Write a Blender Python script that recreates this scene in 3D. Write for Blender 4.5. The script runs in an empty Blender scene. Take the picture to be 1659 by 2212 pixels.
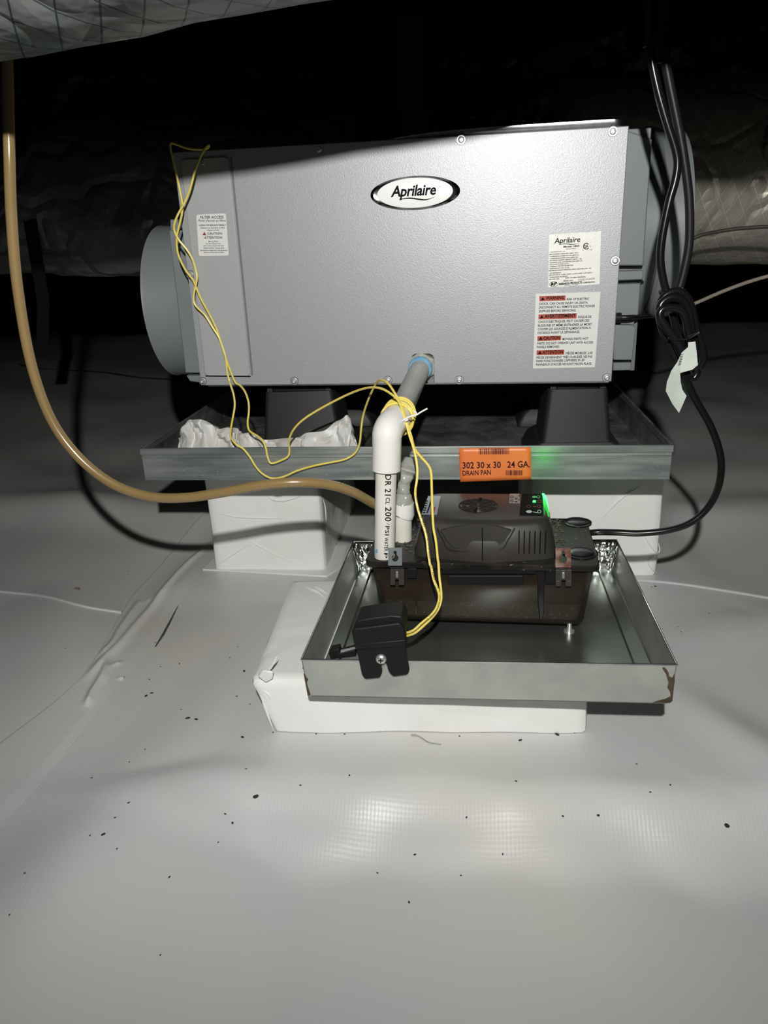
import bpy, bmesh, math, random
import numpy as np
from mathutils import Vector, Matrix, noise
random.seed(7)
SC = bpy.context.scene
COL = SC.collection
R = math.radians

# ------------------------------------------------------------------ camera
F_PX, PITCH, YAW, ROLL, CAM_H = 1617.5, R(20.022), R(7.178), R(-2.695), 0.5467
fw = Vector((-math.sin(YAW)*math.cos(PITCH), math.cos(YAW)*math.cos(PITCH), -math.sin(PITCH)))
r0 = Vector((math.cos(YAW), math.sin(YAW), 0)); u0 = r0.cross(fw)
rt = r0*math.cos(ROLL)+u0*math.sin(ROLL); up = -r0*math.sin(ROLL)+u0*math.cos(ROLL)
CAM = Vector((0, 0, CAM_H))
cd = bpy.data.cameras.new('camera'); cam = bpy.data.objects.new('camera', cd); COL.objects.link(cam)
cam.matrix_world = Matrix(((rt.x, up.x, -fw.x, 0), (rt.y, up.y, -fw.y, 0), (rt.z, up.z, -fw.z, CAM_H), (0, 0, 0, 1)))
cd.sensor_fit = 'VERTICAL'; cd.sensor_height = 36; cd.lens = F_PX/2212*36; cd.clip_start = .01
SC.camera = cam
# ------------------------------------------------------------------ world, head lamp, exposure
w = bpy.data.worlds.new('world'); SC.world = w; w.use_nodes = True
w.node_tree.nodes['Background'].inputs[0].default_value = (.75, .85, 1, 1)
w.node_tree.nodes['Background'].inputs[1].default_value = .012
LAMP = Vector((.020, -.150, .810)); AIM = Vector((-.06, 1.0, .66))
ld = bpy.data.lights.new('head_lamp', 'SPOT'); ld.energy = 62; ld.spot_size = R(130); ld.spot_blend = 1
ld.shadow_soft_size = .011; ld.color = (1, .985, .95)
lo = bpy.data.objects.new('head_lamp', ld); COL.objects.link(lo); lo.location = LAMP
lo.rotation_euler = (AIM-LAMP).to_track_quat('-Z', 'Y').to_euler()
vs = SC.view_settings; vs.view_transform = 'Standard'; vs.look = 'None'; vs.gamma = 1; vs.use_curve_mapping = False
vs.exposure = 0.0

# ------------------------------------------------------------------ photo pixel -> real point in the room
def ray(x, y): return fw+rt*((x-829.5)/F_PX)-up*((y-1106)/F_PX)
def aty(x, y, Y): d = ray(x, y); return CAM+d*(Y/d.y)
def atz(x, y, Z): d = ray(x, y); return CAM+d*((Z-CAM_H)/d.z)
def atp(x, y, P0, n):
    d = ray(x, y); return CAM+d*((P0-CAM).dot(n)/d.dot(n))
def frame(o, yaw, roll):
    a, b = R(yaw), R(roll); ca, sa, cb, sb = math.cos(a), math.sin(a), math.cos(b), math.sin(b)
    def f(x, y, z):
        X, Z = x*cb+z*sb, -x*sb+z*cb
        return Vector((o[0]+X*ca-y*sa, o[1]+X*sa+y*ca, o[2]+Z))
    return f
U = frame((-.4145, 1.1108, .3472), -2.009, .4701); UW, UH = .6115, .3256
P = frame((-.4893, 1.0305, .27), .03, .446)
Q = frame((-.1855, .6939, .1213), -.56, -.678)
K = frame((-.132, .8345, 0), -2.3, 0)      # condensate pump

# ------------------------------------------------------------------ materials
def nd(nt, t, **k):
    n = nt.nodes.new(t)
    for a, b in k.items():
        if hasattr(n, a): setattr(n, a, b)
    return n
def mat(name, col, rough=.5, metal=0, spec=.5, var=None, vs_=6, bump=None, alpha=1, coat=0, emit=None, aniso=0, speck=None, rvar=0, streak=None, trans=0, sss=0):
    m = bpy.data.materials.new(name); m.use_nodes = True; nt = m.node_tree; b = nt.nodes['Principled BSDF']
    I = b.inputs; L = nt.links.new
    I['Base Color'].default_value = (*col, 1); I['Roughness'].default_value = rough; I['Metallic'].default_value = metal
    I['Specular IOR Level'].default_value = spec; I['Alpha'].default_value = alpha; I['Coat Weight'].default_value = coat
    I['Transmission Weight'].default_value = trans
    tc = nd(nt, 'ShaderNodeTexCoord')
    out = None
    if var:
        n = nd(nt, 'ShaderNodeTexNoise'); n.inputs['Scale'].default_value = vs_; n.inputs['Detail'].default_value = 5
        mp = nd(nt, 'ShaderNodeMapping'); mp.inputs['Scale'].default_value = streak or (1, 1, 1)
        L(tc.outputs['Object'], mp.inputs[0]); L(mp.outputs[0], n.inputs['Vector'])
        r = nd(nt, 'ShaderNodeValToRGB'); r.color_ramp.elements[0].position = .36; r.color_ramp.elements[1].position = .64
        r.color_ramp.elements[0].color = (*col, 1); r.color_ramp.elements[1].color = (*var, 1)
        L(n.outputs['Fac'], r.inputs[0]); out = r.outputs[0]
        if rvar:
            mr = nd(nt, 'ShaderNodeMapRange'); mr.inputs['To Min'].default_value = rough-rvar; mr.inputs['To Max'].default_value = rough+rvar
            L(n.outputs['Fac'], mr.inputs['Value']); L(mr.outputs[0], I['Roughness'])
    if speck:
        sc, th, sc_col = speck
        n = nd(nt, 'ShaderNodeTexNoise'); n.inputs['Scale'].default_value = sc; n.inputs['Detail'].default_value = 3
        L(tc.outputs['Object'], n.inputs['Vector'])
        r = nd(nt, 'ShaderNodeValToRGB'); r.color_ramp.elements[0].position = th; r.color_ramp.elements[1].position = th+.05
        L(n.outputs['Fac'], r.inputs[0])
        mx = nd(nt, 'ShaderNodeMix', data_type='RGBA'); L(r.outputs[0], mx.inputs[0])
        if out: L(out, mx.inputs[6])
        else: mx.inputs[6].default_value = (*col, 1)
        mx.inputs[7].default_value = (*sc_col, 1); out = mx.outputs[2]
    if out: L(out, I['Base Color'])
    if bump:
        prev = None
        for (kind, sc, st, dist) in bump:
            if kind == 'noise': n = nd(nt, 'ShaderNodeTexNoise'); n.inputs['Detail'].default_value = 4; o = n.outputs['Fac']; n.inputs['Scale'].default_value = sc; L(tc.outputs['Object'], n.inputs['Vector'])
            elif kind == 'fold':
                n0 = nd(nt, 'ShaderNodeTexNoise'); n0.inputs['Scale'].default_value = sc*.7; L(tc.outputs['Object'], n0.inputs['Vector'])
                ad = nd(nt, 'ShaderNodeMix', data_type='VECTOR'); ad.inputs[0].default_value = .35; L(tc.outputs['Object'], ad.inputs[4]); L(n0.outputs['Color'], ad.inputs[5])
                n = nd(nt, 'ShaderNodeTexVoronoi', feature='DISTANCE_TO_EDGE'); n.inputs['Scale'].default_value = sc; L(ad.outputs[1], n.inputs['Vector'])
                mr = nd(nt, 'ShaderNodeMapRange'); mr.inputs['From Max'].default_value = .12; L(n.outputs['Distance'], mr.inputs['Value']); o = mr.outputs[0]
            elif kind == 'vor': n = nd(nt, 'ShaderNodeTexVoronoi'); o = n.outputs['Distance']; n.inputs['Scale'].default_value = sc; L(tc.outputs['Object'], n.inputs['Vector'])
            else:
                n = nd(nt, 'ShaderNodeTexWave', bands_direction=kind, wave_profile='SIN'); n.inputs['Scale'].default_value = sc; n.inputs['Distortion'].default_value = .6; n.inputs['Detail'].default_value = 1; o = n.outputs['Fac']; L(tc.outputs['Object'], n.inputs['Vector'])
            bp = nd(nt, 'ShaderNodeBump'); bp.inputs['Strength'].default_value = st; bp.inputs['Distance'].default_value = dist
            L(o, bp.inputs['Height'])
            if prev: L(prev, bp.inputs['Normal'])
            prev = bp.outputs[0]
        L(prev, I['Normal'])
    if emit:
        I['Emission Color'].default_value = (*emit[0], 1); I['Emission Strength'].default_value = emit[1]
    return m
M = {}
M['membrane'] = mat('white_membrane', (.61, .615, .635), .36, spec=.5, var=(.66, .65, .60), vs_=2.6, rvar=.06,
                    bump=[('X', 78, .09, .0008), ('Y', 78, .05, .0008), ('noise', 45, .12, .002)])
M['wrap'] = mat('white_wrap', (.88, .88, .88), .33, spec=.5, var=(.85, .85, .81), vs_=8, bump=[('fold', 6, .22, .003), ('noise', 14, .3, .004)])
M['flap'] = mat('white_flap', (.78, .78, .75), .38, bump=[('noise', 25, .3, .003)])
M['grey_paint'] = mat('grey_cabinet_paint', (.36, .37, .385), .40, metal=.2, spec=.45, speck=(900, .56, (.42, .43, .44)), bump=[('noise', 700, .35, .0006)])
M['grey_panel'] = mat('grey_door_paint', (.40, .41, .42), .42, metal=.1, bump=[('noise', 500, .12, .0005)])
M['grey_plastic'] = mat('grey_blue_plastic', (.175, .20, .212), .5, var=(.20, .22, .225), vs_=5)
M['plate'] = mat('dark_grey_plate', (.16, .17, .175), .5)
M['galv'] = mat('galvanised_steel', (.50, .53, .49), .38, metal=.6, var=(.60, .62, .56), vs_=26, rvar=.10, bump=[('noise', 300, .06, .001)])
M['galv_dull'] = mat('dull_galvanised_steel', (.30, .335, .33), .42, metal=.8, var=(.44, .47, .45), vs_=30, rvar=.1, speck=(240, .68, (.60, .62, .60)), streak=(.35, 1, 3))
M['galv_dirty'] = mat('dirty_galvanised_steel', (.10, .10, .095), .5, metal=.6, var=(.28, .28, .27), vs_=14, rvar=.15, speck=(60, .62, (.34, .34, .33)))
M['galv_floor'] = mat('stained_galvanised_steel', (.30, .33, .30), .26, metal=.9, var=(.40, .43, .39), vs_=7, rvar=.1, bump=[('noise', 200, .05, .001)])
M['rust'] = mat('rust', (.05, .034, .02), .75, var=(.085, .055, .035), vs_=90)
M['rust_red'] = mat('red_rust', (.12, .045, .03), .7, var=(.30, .20, .17), vs_=120)
M['zinc'] = mat('zinc_plate', (.40, .44, .46), .38, metal=.6)
M['chrome'] = mat('chrome', (.72, .72, .72), .34, metal=.8)
M['bright_metal'] = mat('bright_sheet_metal', (.62, .62, .64), .26, metal=1, var=(.8, .8, .8), vs_=90, streak=(1, 1, .2))
M['foil'] = mat('foil_tape', (.62, .63, .62), .24, metal=1, bump=[('vor', 60, .5, .006), ('noise', 40, .5, .006)])
M['foil_hot'] = mat('crumpled_foil', (.75, .78, .76), .16, metal=1, bump=[('vor', 22, .8, .02)])
def foil_scrim(name, a, b, rough, metal, scl, line=(.8, .8, .78), lw=.012, ang=.5):
    m = mat(name, a, rough, metal, var=b, vs_=5, rvar=.06, bump=[('noise', 9, .5, .03), ('fold', 8, .35, .012)])
    nt = m.node_tree; L = nt.links.new; bs = nt.nodes['Principled BSDF']; src = bs.inputs['Base Color'].links[0].from_socket
    uv = nd(nt, 'ShaderNodeUVMap'); masks = []
    for s in (1, -1):
        mp = nd(nt, 'ShaderNodeMapping'); mp.inputs['Rotation'].default_value = (0, 0, s*ang); mp.inputs['Scale'].default_value = (scl, scl, scl)
        L(uv.outputs[0], mp.inputs[0]); sx = nd(nt, 'ShaderNodeSeparateXYZ'); L(mp.outputs[0], sx.inputs[0])
        fr = nd(nt, 'ShaderNodeMath', operation='FRACT'); L(sx.outputs[0], fr.inputs[0])
        lt = nd(nt, 'ShaderNodeMath', operation='LESS_THAN'); lt.inputs[1].default_value = lw*scl*.5; L(fr.outputs[0], lt.inputs[0]); masks.append(lt)
    mxm = nd(nt, 'ShaderNodeMath', operation='MAXIMUM'); L(masks[0].outputs[0], mxm.inputs[0]); L(masks[1].outputs[0], mxm.inputs[1])
    mx = nd(nt, 'ShaderNodeMix', data_type='RGBA'); L(mxm.outputs[0], mx.inputs[0]); L(src, mx.inputs[6]); mx.inputs[7].default_value = (*line, 1)
    L(mx.outputs[2], bs.inputs['Base Color'])
    return m
M['duct_over'] = foil_scrim('grey_duct_jacket', (.26, .25, .25), (.07, .17, .17), .42, .5, 34, (.05, .07, .07), .0030)
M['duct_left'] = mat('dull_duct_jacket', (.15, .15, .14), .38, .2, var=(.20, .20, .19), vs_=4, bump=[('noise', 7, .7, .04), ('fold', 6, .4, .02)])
M['duct_right'] = foil_scrim('foil_scrim_jacket', (.42, .39, .32), (.50, .47, .41), .38, .3, 30, (.62, .62, .58), .0028)
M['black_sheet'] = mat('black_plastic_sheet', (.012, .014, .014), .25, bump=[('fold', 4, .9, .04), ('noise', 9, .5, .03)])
M['black_plastic'] = mat('black_plastic', (.011, .011, .012), .42, spec=.22)
M['black_foot'] = mat('black_foot_plastic', (.016, .015, .015), .55, speck=(70, .74, (.12, .12, .12)))
M['black_gloss'] = mat('black_gloss_rubber', (.007, .007, .008), .24, spec=.42)
M['black_bracket'] = mat('black_powder_coat', (.010, .010, .011), .5, spec=.25)
M['smoke'] = mat('smoked_plastic_lid', (.011, .010, .009), .36, spec=.16, var=(.026, .023, .020), vs_=24, speck=(160, .66, (.14, .13, .11)), rvar=.08)
M['dome'] = mat('smoked_plastic_dome', (.032, .029, .027), .38, var=(.045, .040, .036), vs_=10, alpha=.93, rvar=.06)
M['tank'] = mat('smoked_plastic_tank', (.028, .021, .015), .22, spec=.3, alpha=.68)
M['murk'] = mat('murky_tank_inside', (.10, .072, .045), .9, spec=.1, var=(.05, .033, .018), vs_=22, streak=(1, 1, 2.5))
M['sludge'] = mat('tank_sediment', (.17, .145, .115), .5, var=(.11, .09, .07), vs_=60, speck=(260, .62, (.4, .37, .32)))
M['clip'] = mat('smoked_clip', (.06, .055, .05), .25, alpha=.85)
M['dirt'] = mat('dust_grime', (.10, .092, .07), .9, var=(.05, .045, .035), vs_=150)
M['pvc'] = mat('white_pvc', (.76, .75, .70), .28, var=(.70, .68, .60), vs_=18)
M['pvc_fit'] = mat('white_pvc_fitting', (.78, .775, .74), .22, coat=.3)
M['pvc_grey'] = mat('grey_pvc_nipple', (.56, .565, .51), .42, var=(.46, .47, .43), vs_=22)
M['teflon'] = mat('blue_thread_tape', (.16, .42, .66), .45, var=(.30, .55, .75), vs_=80)
M['brass'] = mat('nickel_nut', (.62, .61, .55), .35, metal=.35)
M['clear_wrap'] = mat('cloudy_plastic_wrap', (.42, .42, .38), .2, alpha=.85, bump=[('vor', 55, .6, .006)], coat=.5)
M['yellow'] = mat('yellow_insulation', (.78, .62, .10), .36, var=(.84, .70, .18), vs_=30)
M['white_tie'] = mat('white_twist_tie', (.8, .8, .78), .5)
M['tan'] = mat('amber_vinyl_tube', (.23, .155, .062), .22, var=(.27, .185, .08), vs_=6, coat=.6, spec=.6)
M['brown_wire'] = mat('brown_wire', (.06, .05, .04), .5)
M['tan_wire'] = mat('tan_wire', (.34, .29, .24), .5)
M['paper'] = mat('white_sticker', (.72, .72, .69), .45)
M['paper_hot'] = mat('glossy_white_sticker', (.84, .83, .77), .35, bump=[('noise', 60, .3, .002)])
M['orange'] = mat('orange_sticker', (.86, .235, .06), .42, var=(.80, .20, .05), vs_=22)
M['red_box'] = mat('red_orange_print', (.42, .055, .02), .5)
M['ink'] = mat('black_ink', (.006, .006, .009), .7, spec=.1)
M['ink_soft'] = mat('grey_ink', (.06, .06, .065), .5)
M['ink_purple'] = mat('purple_ink', (.03, .006, .022), .7, spec=.1)
M['ink_red'] = mat('red_ink', (.30, .02, .03), .5)
M['ink_green'] = mat('green_ink', (.10, .55, .16), .4)
M['ink_white'] = mat('white_ink', (.65, .68, .68), .5)
M['badge'] = mat('white_badge', (.95, .95, .93), .35, coat=.4)
M['badge_rim'] = mat('chrome_badge_rim', (.22, .23, .23), .12, metal=1, var=(.5, .5, .5), vs_=40)
M['led'] = mat('green_led', (.05, .8, .1), .3, emit=((.02, 1, .06), 9))
M['crumb'] = mat('dark_crumb', (.03, .022, .016), .8)
M['grime'] = mat('tan_stain', (.36, .28, .19), .6)
M['post'] = mat('dark_green_post', (.05, .09, .085), .6)
M['timber'] = mat('dark_timber', (.05, .04, .03), .8, var=(.07, .055, .04), vs_=8, streak=(1, 12, 12))
M['white_trash'] = mat('crumpled_white_sheet', (.62, .62, .60), .42, var=(.52, .51, .46), vs_=24, bump=[('noise', 30, .2, .003)])
M['tag_paper'] = mat('pale_green_tag', (.60, .66, .59), .45, var=(.52, .58, .52), vs_=40)

# ------------------------------------------------------------------ mesh tools
class MB:
    def __init__(s): s.v = []; s.f = []
    def add(s, vs, fs):
        n = len(s.v); s.v += [Vector(v) for v in vs]; s.f += [tuple(i+n for i in f) for f in fs]; return s
    def box(s, fr, x0, x1, y0, y1, z0, z1):
        c = [(x0, y0, z0), (x1, y0, z0), (x1, y1, z0), (x0, y1, z0), (x0, y0, z1), (x1, y0, z1), (x1, y1, z1), (x0, y1, z1)]
        return s.add([fr(*p) for p in c], [(0, 3, 2, 1), (4, 5, 6, 7), (0, 1, 5, 4), (1, 2, 6, 5), (2, 3, 7, 6), (3, 0, 4, 7)])
    def prism(s, bot, top):
        n = len(bot)
        return s.add(list(bot)+list(top), [tuple(range(n))[::-1], tuple(range(n, 2*n))]+[(i, (i+1) % n, n+(i+1) % n, n+i) for i in range(n)])
    def loft(s, rings, cap0=True, cap1=True):
        n = len(rings[0]); v = [p for r in rings for p in r]; f = []
        for k in range(len(rings)-1):
            for i in range(n): f.append((k*n+i, k*n+(i+1) % n, (k+1)*n+(i+1) % n, (k+1)*n+i))
        if cap0: f.append(tuple(range(n))[::-1])
        if cap1: f.append(tuple(range((len(rings)-1)*n, len(rings)*n)))
        return s.add(v, f)
    def tube(s, pts, rad, n=10, cap=True):
        pts = [Vector(p) for p in pts]; rs = rad if isinstance(rad, (list, tuple)) else [rad]*len(pts)
        t0 = (pts[1]-pts[0]).normalized(); a = t0.orthogonal().normalized(); rings = []
        for i, p in enumerate(pts):
            t = (pts[min(i+1, len(pts)-1)]-pts[max(i-1, 0)])
            t = t.normalized() if t.length > 1e-9 else t0
            a = (a-t*a.dot(t)).normalized(); b = t.cross(a)
            rings.append([p+(a*math.cos(2*math.pi*k/n)+b*math.sin(2*math.pi*k/n))*rs[i] for k in range(n)])
        return s.loft(rings, cap, cap)
    def lathe(s, c, ax, prof, n=24, ref=None):
        ax = Vector(ax).normalized(); a = (Vector(ref) if ref else ax.orthogonal()); a = (a-ax*a.dot(ax)).normalized(); b = ax.cross(a); c = Vector(c)
        return s.loft([[c+ax*h+(a*math.cos(2*math.pi*k/n)+b*math.sin(2*math.pi*k/n))*max(r, 1e-5) for k in range(n)] for r, h in prof])
    def grid(s, P2):
        n, m = len(P2), len(P2[0]); return s.add([p for r in P2 for p in r], [(i*m+j, (i+1)*m+j, (i+1)*m+j+1, i*m+j+1) for i in range(n-1) for j in range(m-1)])
def wloc(o):
    v = Vector((0, 0, 0))
    while o: v += o.location; o = o.parent
    return v
def put(name, mb, m, parent=None, bevel=0, smooth=True, loc=None, solid=0, seg=2, label=None, angle=35):
    base = wloc(parent)
    if loc is None and parent is None:
        vs_ = mb.v; loc = Vector((sum(v.x for v in vs_)/len(vs_), sum(v.y for v in vs_)/len(vs_), min(v.z for v in vs_)))
    if loc is not None and parent is None: base = Vector(loc)
    me = bpy.data.meshes.new(name); me.from_pydata([tuple(v-base) for v in mb.v], [], mb.f); me.update()
    ms = m if isinstance(m, (list, tuple)) else [m]
    for q in ms: me.materials.append(M[q])
    o = bpy.data.objects.new(name, me); COL.objects.link(o)
    if parent: o.parent = parent
    else: o.location = base
    if smooth:
        me.shade_smooth()
        try: me.set_sharp_from_angle(angle=R(angle))
        except Exception: pass
    if solid:
        md = o.modifiers.new('solid', 'SOLIDIFY'); md.thickness = solid; md.offset = 0
    if bevel:
        md = o.modifiers.new('bevel', 'BEVEL'); md.width = bevel; md.segments = seg; md.limit_method = 'ANGLE'; md.angle_limit = R(40)
    if label: o['label'] = label
    return o
def tag(o, label, cat, group=None, kind=None):
    o['label'] = label; o['category'] = cat
    if group: o['group'] = group
    if kind: o['kind'] = kind
    return o
def thing(name, label, cat, loc, group=None):
    o = bpy.data.objects.new(name, None); COL.objects.link(o); o.location = loc; o.empty_display_size = .05
    return tag(o, label, cat, group)
def struct(o): o['kind'] = 'structure'; return o
W0 = lambda x, y, z: Vector((x, y, z))
def crom(pts, n=8):
    pts = [Vector(p) for p in pts]; Pn = [2*pts[0]-pts[1]]+pts+[2*pts[-1]-pts[-2]]; out = []
    for i in range(1, len(Pn)-2):
        a, b, c, d = Pn[i-1:i+3]
        for k in range(n):
            t = k/n; out.append(.5*((2*b)+(c-a)*t+(2*a-5*b+4*c-d)*t*t+(3*b-a-3*c+d)*t**3))
    out.append(pts[-1]); return out
def nz(x, y, z=0): return noise.noise(Vector((x, y, z)))

# ------------------------------------------------------------------ printed lettering laid on a surface
def glyphs(txt, bold=0, sp=1):
    cu = bpy.data.curves.new('t', 'FONT'); cu.body = txt; cu.size = 1; cu.offset = bold; cu.resolution_u = 2; cu.space_character = sp
    o = bpy.data.objects.new('t', cu); COL.objects.link(o); bpy.context.view_layer.update()
    me = bpy.data.meshes.new_from_object(o.evaluated_get(bpy.context.evaluated_depsgraph_get()))
    v = [(p.co.x, p.co.y) for p in me.vertices]; f = [tuple(p.vertices) for p in me.polygons]
    bpy.data.objects.remove(o); bpy.data.curves.remove(cu); bpy.data.meshes.remove(me)
    return v, f
CAP = .73
def finer(v, f, cuts):
    me = bpy.data.meshes.new('t'); me.from_pydata([(a, b, 0) for a, b in v], [], f); bm = bmesh.new(); bm.from_mesh(me); bmesh.ops.triangulate(bm, faces=bm.faces[:])
    bmesh.ops.subdivide_edges(bm, edges=bm.edges[:], cuts=cuts, use_grid_fill=True); bm.verts.index_update()
    out = [(q.co.x, q.co.y) for q in bm.verts], [tuple(q.index for q in g.verts) for g in bm.faces]; bm.free(); bpy.data.meshes.remove(me); return out
class Print:
    """collects print in picture-plane measurements of a sticker and lays it on the sticker's own surface"""
    def __init__(s, hit, crop=None): s.hit = hit; s.c = crop or (0, 0, 1); s.mb = MB()
    def pt(s, x, y): return s.hit(s.c[0]+x/s.c[2], s.c[1]+y/s.c[2])
    def text(s, txt, x0, y0, x1, y1, cap, bold=.01, shear=0, sp=1, cuts=0):
        v, f = glyphs(txt, bold, sp)
        if cuts: v, f = finer(v, f, cuts)
        if not v: return
        mn = min(p[0] for p in v); mx = max(p[0] for p in v); d = Vector((x1-x0, y1-y0)); L = d.length; d /= L
        n = Vector((d.y, -d.x)); out = []
        for (a, b) in v:
            a2 = (a-mn)/(mx-mn)*(L-shear*cap*.8); h = b/CAP*cap
            q = Vector((x0, y0))+d*(a2+shear*h)+n*h; out.append(s.pt(q.x, q.y))
        s.mb.add(out, f)
    def poly(s, pts): s.mb.add([s.pt(*p) for p in pts], [tuple(range(len(pts)))[::-1]])
    def bars(s, x0, x1, y0, y1, seed=1, dens=.5, u=3, tilt=0):
        r = random.Random(seed); x = x0
        while x < x1:
            wd = r.choice((1, 1, 2, 3))*u*.5
            s.poly([(x, y0+tilt*(x-x0)), (min(x+wd, x1), y0+tilt*(x-x0)), (min(x+wd, x1), y1+tilt*(x-x0)), (x, y1+tilt*(x-x0))]); x += wd+r.choice((1, 1, 2))*u*.5
    def put(s, name, m, parent, label=None): return put(name, s.mb, m, parent, smooth=False, label=label)
def face_hit(fr, yo):
    P0 = fr(0, yo, 0); n = (fr(0, 1, 0)-fr(0, 0, 0)).normalized()
    return lambda x, y: atp(x, y, P0, n)

# ------------------------------------------------------------------ floor
def bump_g(x, y, cx, cy, sx, sy, a, ang=0):
    c, s_ = math.cos(ang), math.sin(ang); u = (x-cx)*c+(y-cy)*s_; v = -(x-cx)*s_+(y-cy)*c
    return a*math.exp(-(u/sx)**2-(v/sy)**2)
def sstep(a, b, t): t = min(1, max(0, (t-a)/(b-a))); return t*t*(3-2*t)
def fh(x, y):
    h = .010*nz(x*2.3+3, y*2.3, 1)+.006*nz(x*5+1, y*3.2+7, 4)
    h += .030*nz(x*1.1-4, y*3.0+x*1.2, 9)*sstep(.95, 1.5, y)+.012*nz(x*2.2-1, y*2.2-x*2.0, 5)*sstep(.25, .5, abs(x-.05))
    wd_ = .090+.022*(1-math.cos(2*math.pi*(x+.105)/.135)); h -= .055*(1-sstep(.620-wd_*.5, .620+wd_*.5, y+.004*math.sin(x*31)))*(1-sstep(.22,.45,abs(x-.06)))
    h += bump_g(x, y, -.62, .98, .08, .5, .018, .5)+bump_g(x, y, .36, .64, .035, .25, .014, .55)
    h += bump_g(x, y, -.36, .55, .07, .26, .012, -.4)+bump_g(x, y, -.11, .60, .3, .02, .004, 0)
    h += bump_g(x, y, .62, 1.05, .3, .06, .014, .25)+bump_g(x, y, .75, 1.5, .5, .08, .02, .1)+bump_g(x, y, -.9, 1.5, .5, .08, .02, -.1)
    # flat under the pads and blocks
    k = 1
    for (cx, cy, rx, ry) in ((-.05, .86, .24, .17), (-.355, 1.37, .15, .24), (.205, 1.36, .15, .24)):
        d = max(abs(x-cx)/rx, abs(y-cy)/ry); k = min(k, sstep(.98, 1.45, d))
    return h*k-.0005
def atf(px, py):
    p = atz(px, py, 0)
    for _ in range(4): p = atz(px, py, fh(p.x, p.y))
    return p
def axis(lo_, a, b, hi, fine, grow=1.13):
    v = [a]
    st = fine
    while v[0] > lo_: st *= grow; v.insert(0, v[0]-st)
    x = a
    while x < b: x += fine; v.append(x)
    st = fine
    while v[-1] < hi: st *= grow; v.append(v[-1]+st)
    return v
XS = axis(-5, -1.0, .95, 4.5, .009); YS = axis(-1.4, .30, 1.45, 7.2, .009)
mb = MB(); mb.grid([[Vector((x, y, fh(x, y))) for x in XS] for y in YS]); mb.f = [f[::-1] for f in mb.f]
floor = struct(put('floor', mb, 'membrane', loc=(0, 0, 0), angle=180))

def seam(name, left, right, ridges, lift, n=420, m=64, mt='membrane', edge=None):
    A = crom([atf(*p) for p in left], 10); B = crom([atf(*p) for p in right], 10)
    def samp(C_, t):
        k = t*(len(C_)-1); i = min(int(k), len(C_)-2); return C_[i].lerp(C_[i+1], k-i)
    segs = []
    for (pts, wd, a) in ridges:
        c = crom([atf(*p) for p in pts], 30); segs.append((np.array([(q.x, q.y) for q in c]), wd, a))
    rows = []
    for i in range(n+1):
        row = []
        for j in range(m+1):
            q = samp(A, i/n).lerp(samp(B, i/n), j/m); z = fh(q.x, q.y)+(lift(j/m, i/n))
            for c, wd, a in segs:
                d2 = (c[:, 0]-q.x)**2+(c[:, 1]-q.y)**2; k = int(d2.argmin()); t = k/len(c)
                if d2[k] < 9*wd*wd: z += a*math.exp(-d2[k]/wd**2)*min(1, 6*(1-t), 6*t+.2)
            row.append(Vector((q.x, q.y, z)))
        rows.append(row)
    mb = MB(); mb.grid(rows)
    o = put(name, mb, mt, floor, angle=180)
    return o
lip = lambda e0, e1, h: (lambda s, t: h*min(1, (s+.001)/.02)*(1 if e1 else 1-s) if e0 else h*s)
seam('membrane_seam', [(-70, 1668), (0, 1605), (130, 1505), (200, 1430), (262, 1325), (300, 1270), (395, 1160), (440, 1110)],
     [(-90, 1900), (0, 1790), (90, 1690), (185, 1570), (270, 1465), (333, 1395), (385, 1310), (450, 1215), (500, 1160)],
     [([(470, 1165), (385, 1240), (310, 1335), (262, 1392), (228, 1425), (180, 1475)], .006, .006),
      ([(300, 1300), (262, 1360), (245, 1390), (212, 1425)], .005, .005),
      ([(236, 1428), (218, 1470), (200, 1500), (187, 1530)], .005, .006),
      ([(262, 1432), (240, 1445), (222, 1480)], .004, .003),
      ([(255, 1467), (290, 1465)], .0025, .003)],
     lambda s, t: .0016*min(1, s/.03+.25, (1-s)/.25+.15)-.0001)
seam('membrane_seam', [(1330, 1252), (1450, 1262), (1560, 1278), (1720, 1302), (1900, 1330)], [(1330, 1200), (1450, 1205), (1560, 1215), (1720, 1235), (1900, 1260)], [],
     lambda s, t: .0034*(1-s)**2-.0004 if s > .02 else .003*s/.02+.0002, n=140, m=70)
seam('membrane_seam', [(-160, 1284), (-60, 1278), (60, 1286), (170, 1310), (262, 1326)], [(-160, 1225), (-60, 1222), (60, 1228), (170, 1245), (270, 1262)], [],
     lambda s, t: .0034*(1-s)**2-.0004 if s > .02 else .003*s/.02+.0002, n=140, m=70)
# ---- rest of the shell
def wall(name, *b):
    mb = MB(); mb.box(W0, *b); return struct(put(name, mb, 'black_sheet' if 'wall' in name else 'timber', smooth=False, loc=(0, 0, 0)))
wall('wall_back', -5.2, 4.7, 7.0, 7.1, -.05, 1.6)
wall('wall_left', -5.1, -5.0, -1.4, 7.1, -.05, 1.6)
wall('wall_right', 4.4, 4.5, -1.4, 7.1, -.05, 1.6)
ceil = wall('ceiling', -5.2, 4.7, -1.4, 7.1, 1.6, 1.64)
for k in range(15):
    mb = MB(); y = -.9+k*.5; mb.box(W0, -5, 4.4, y, y+.04, 1.38, 1.605); put('joist', mb, 'timber', ceil, smooth=False)

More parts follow.
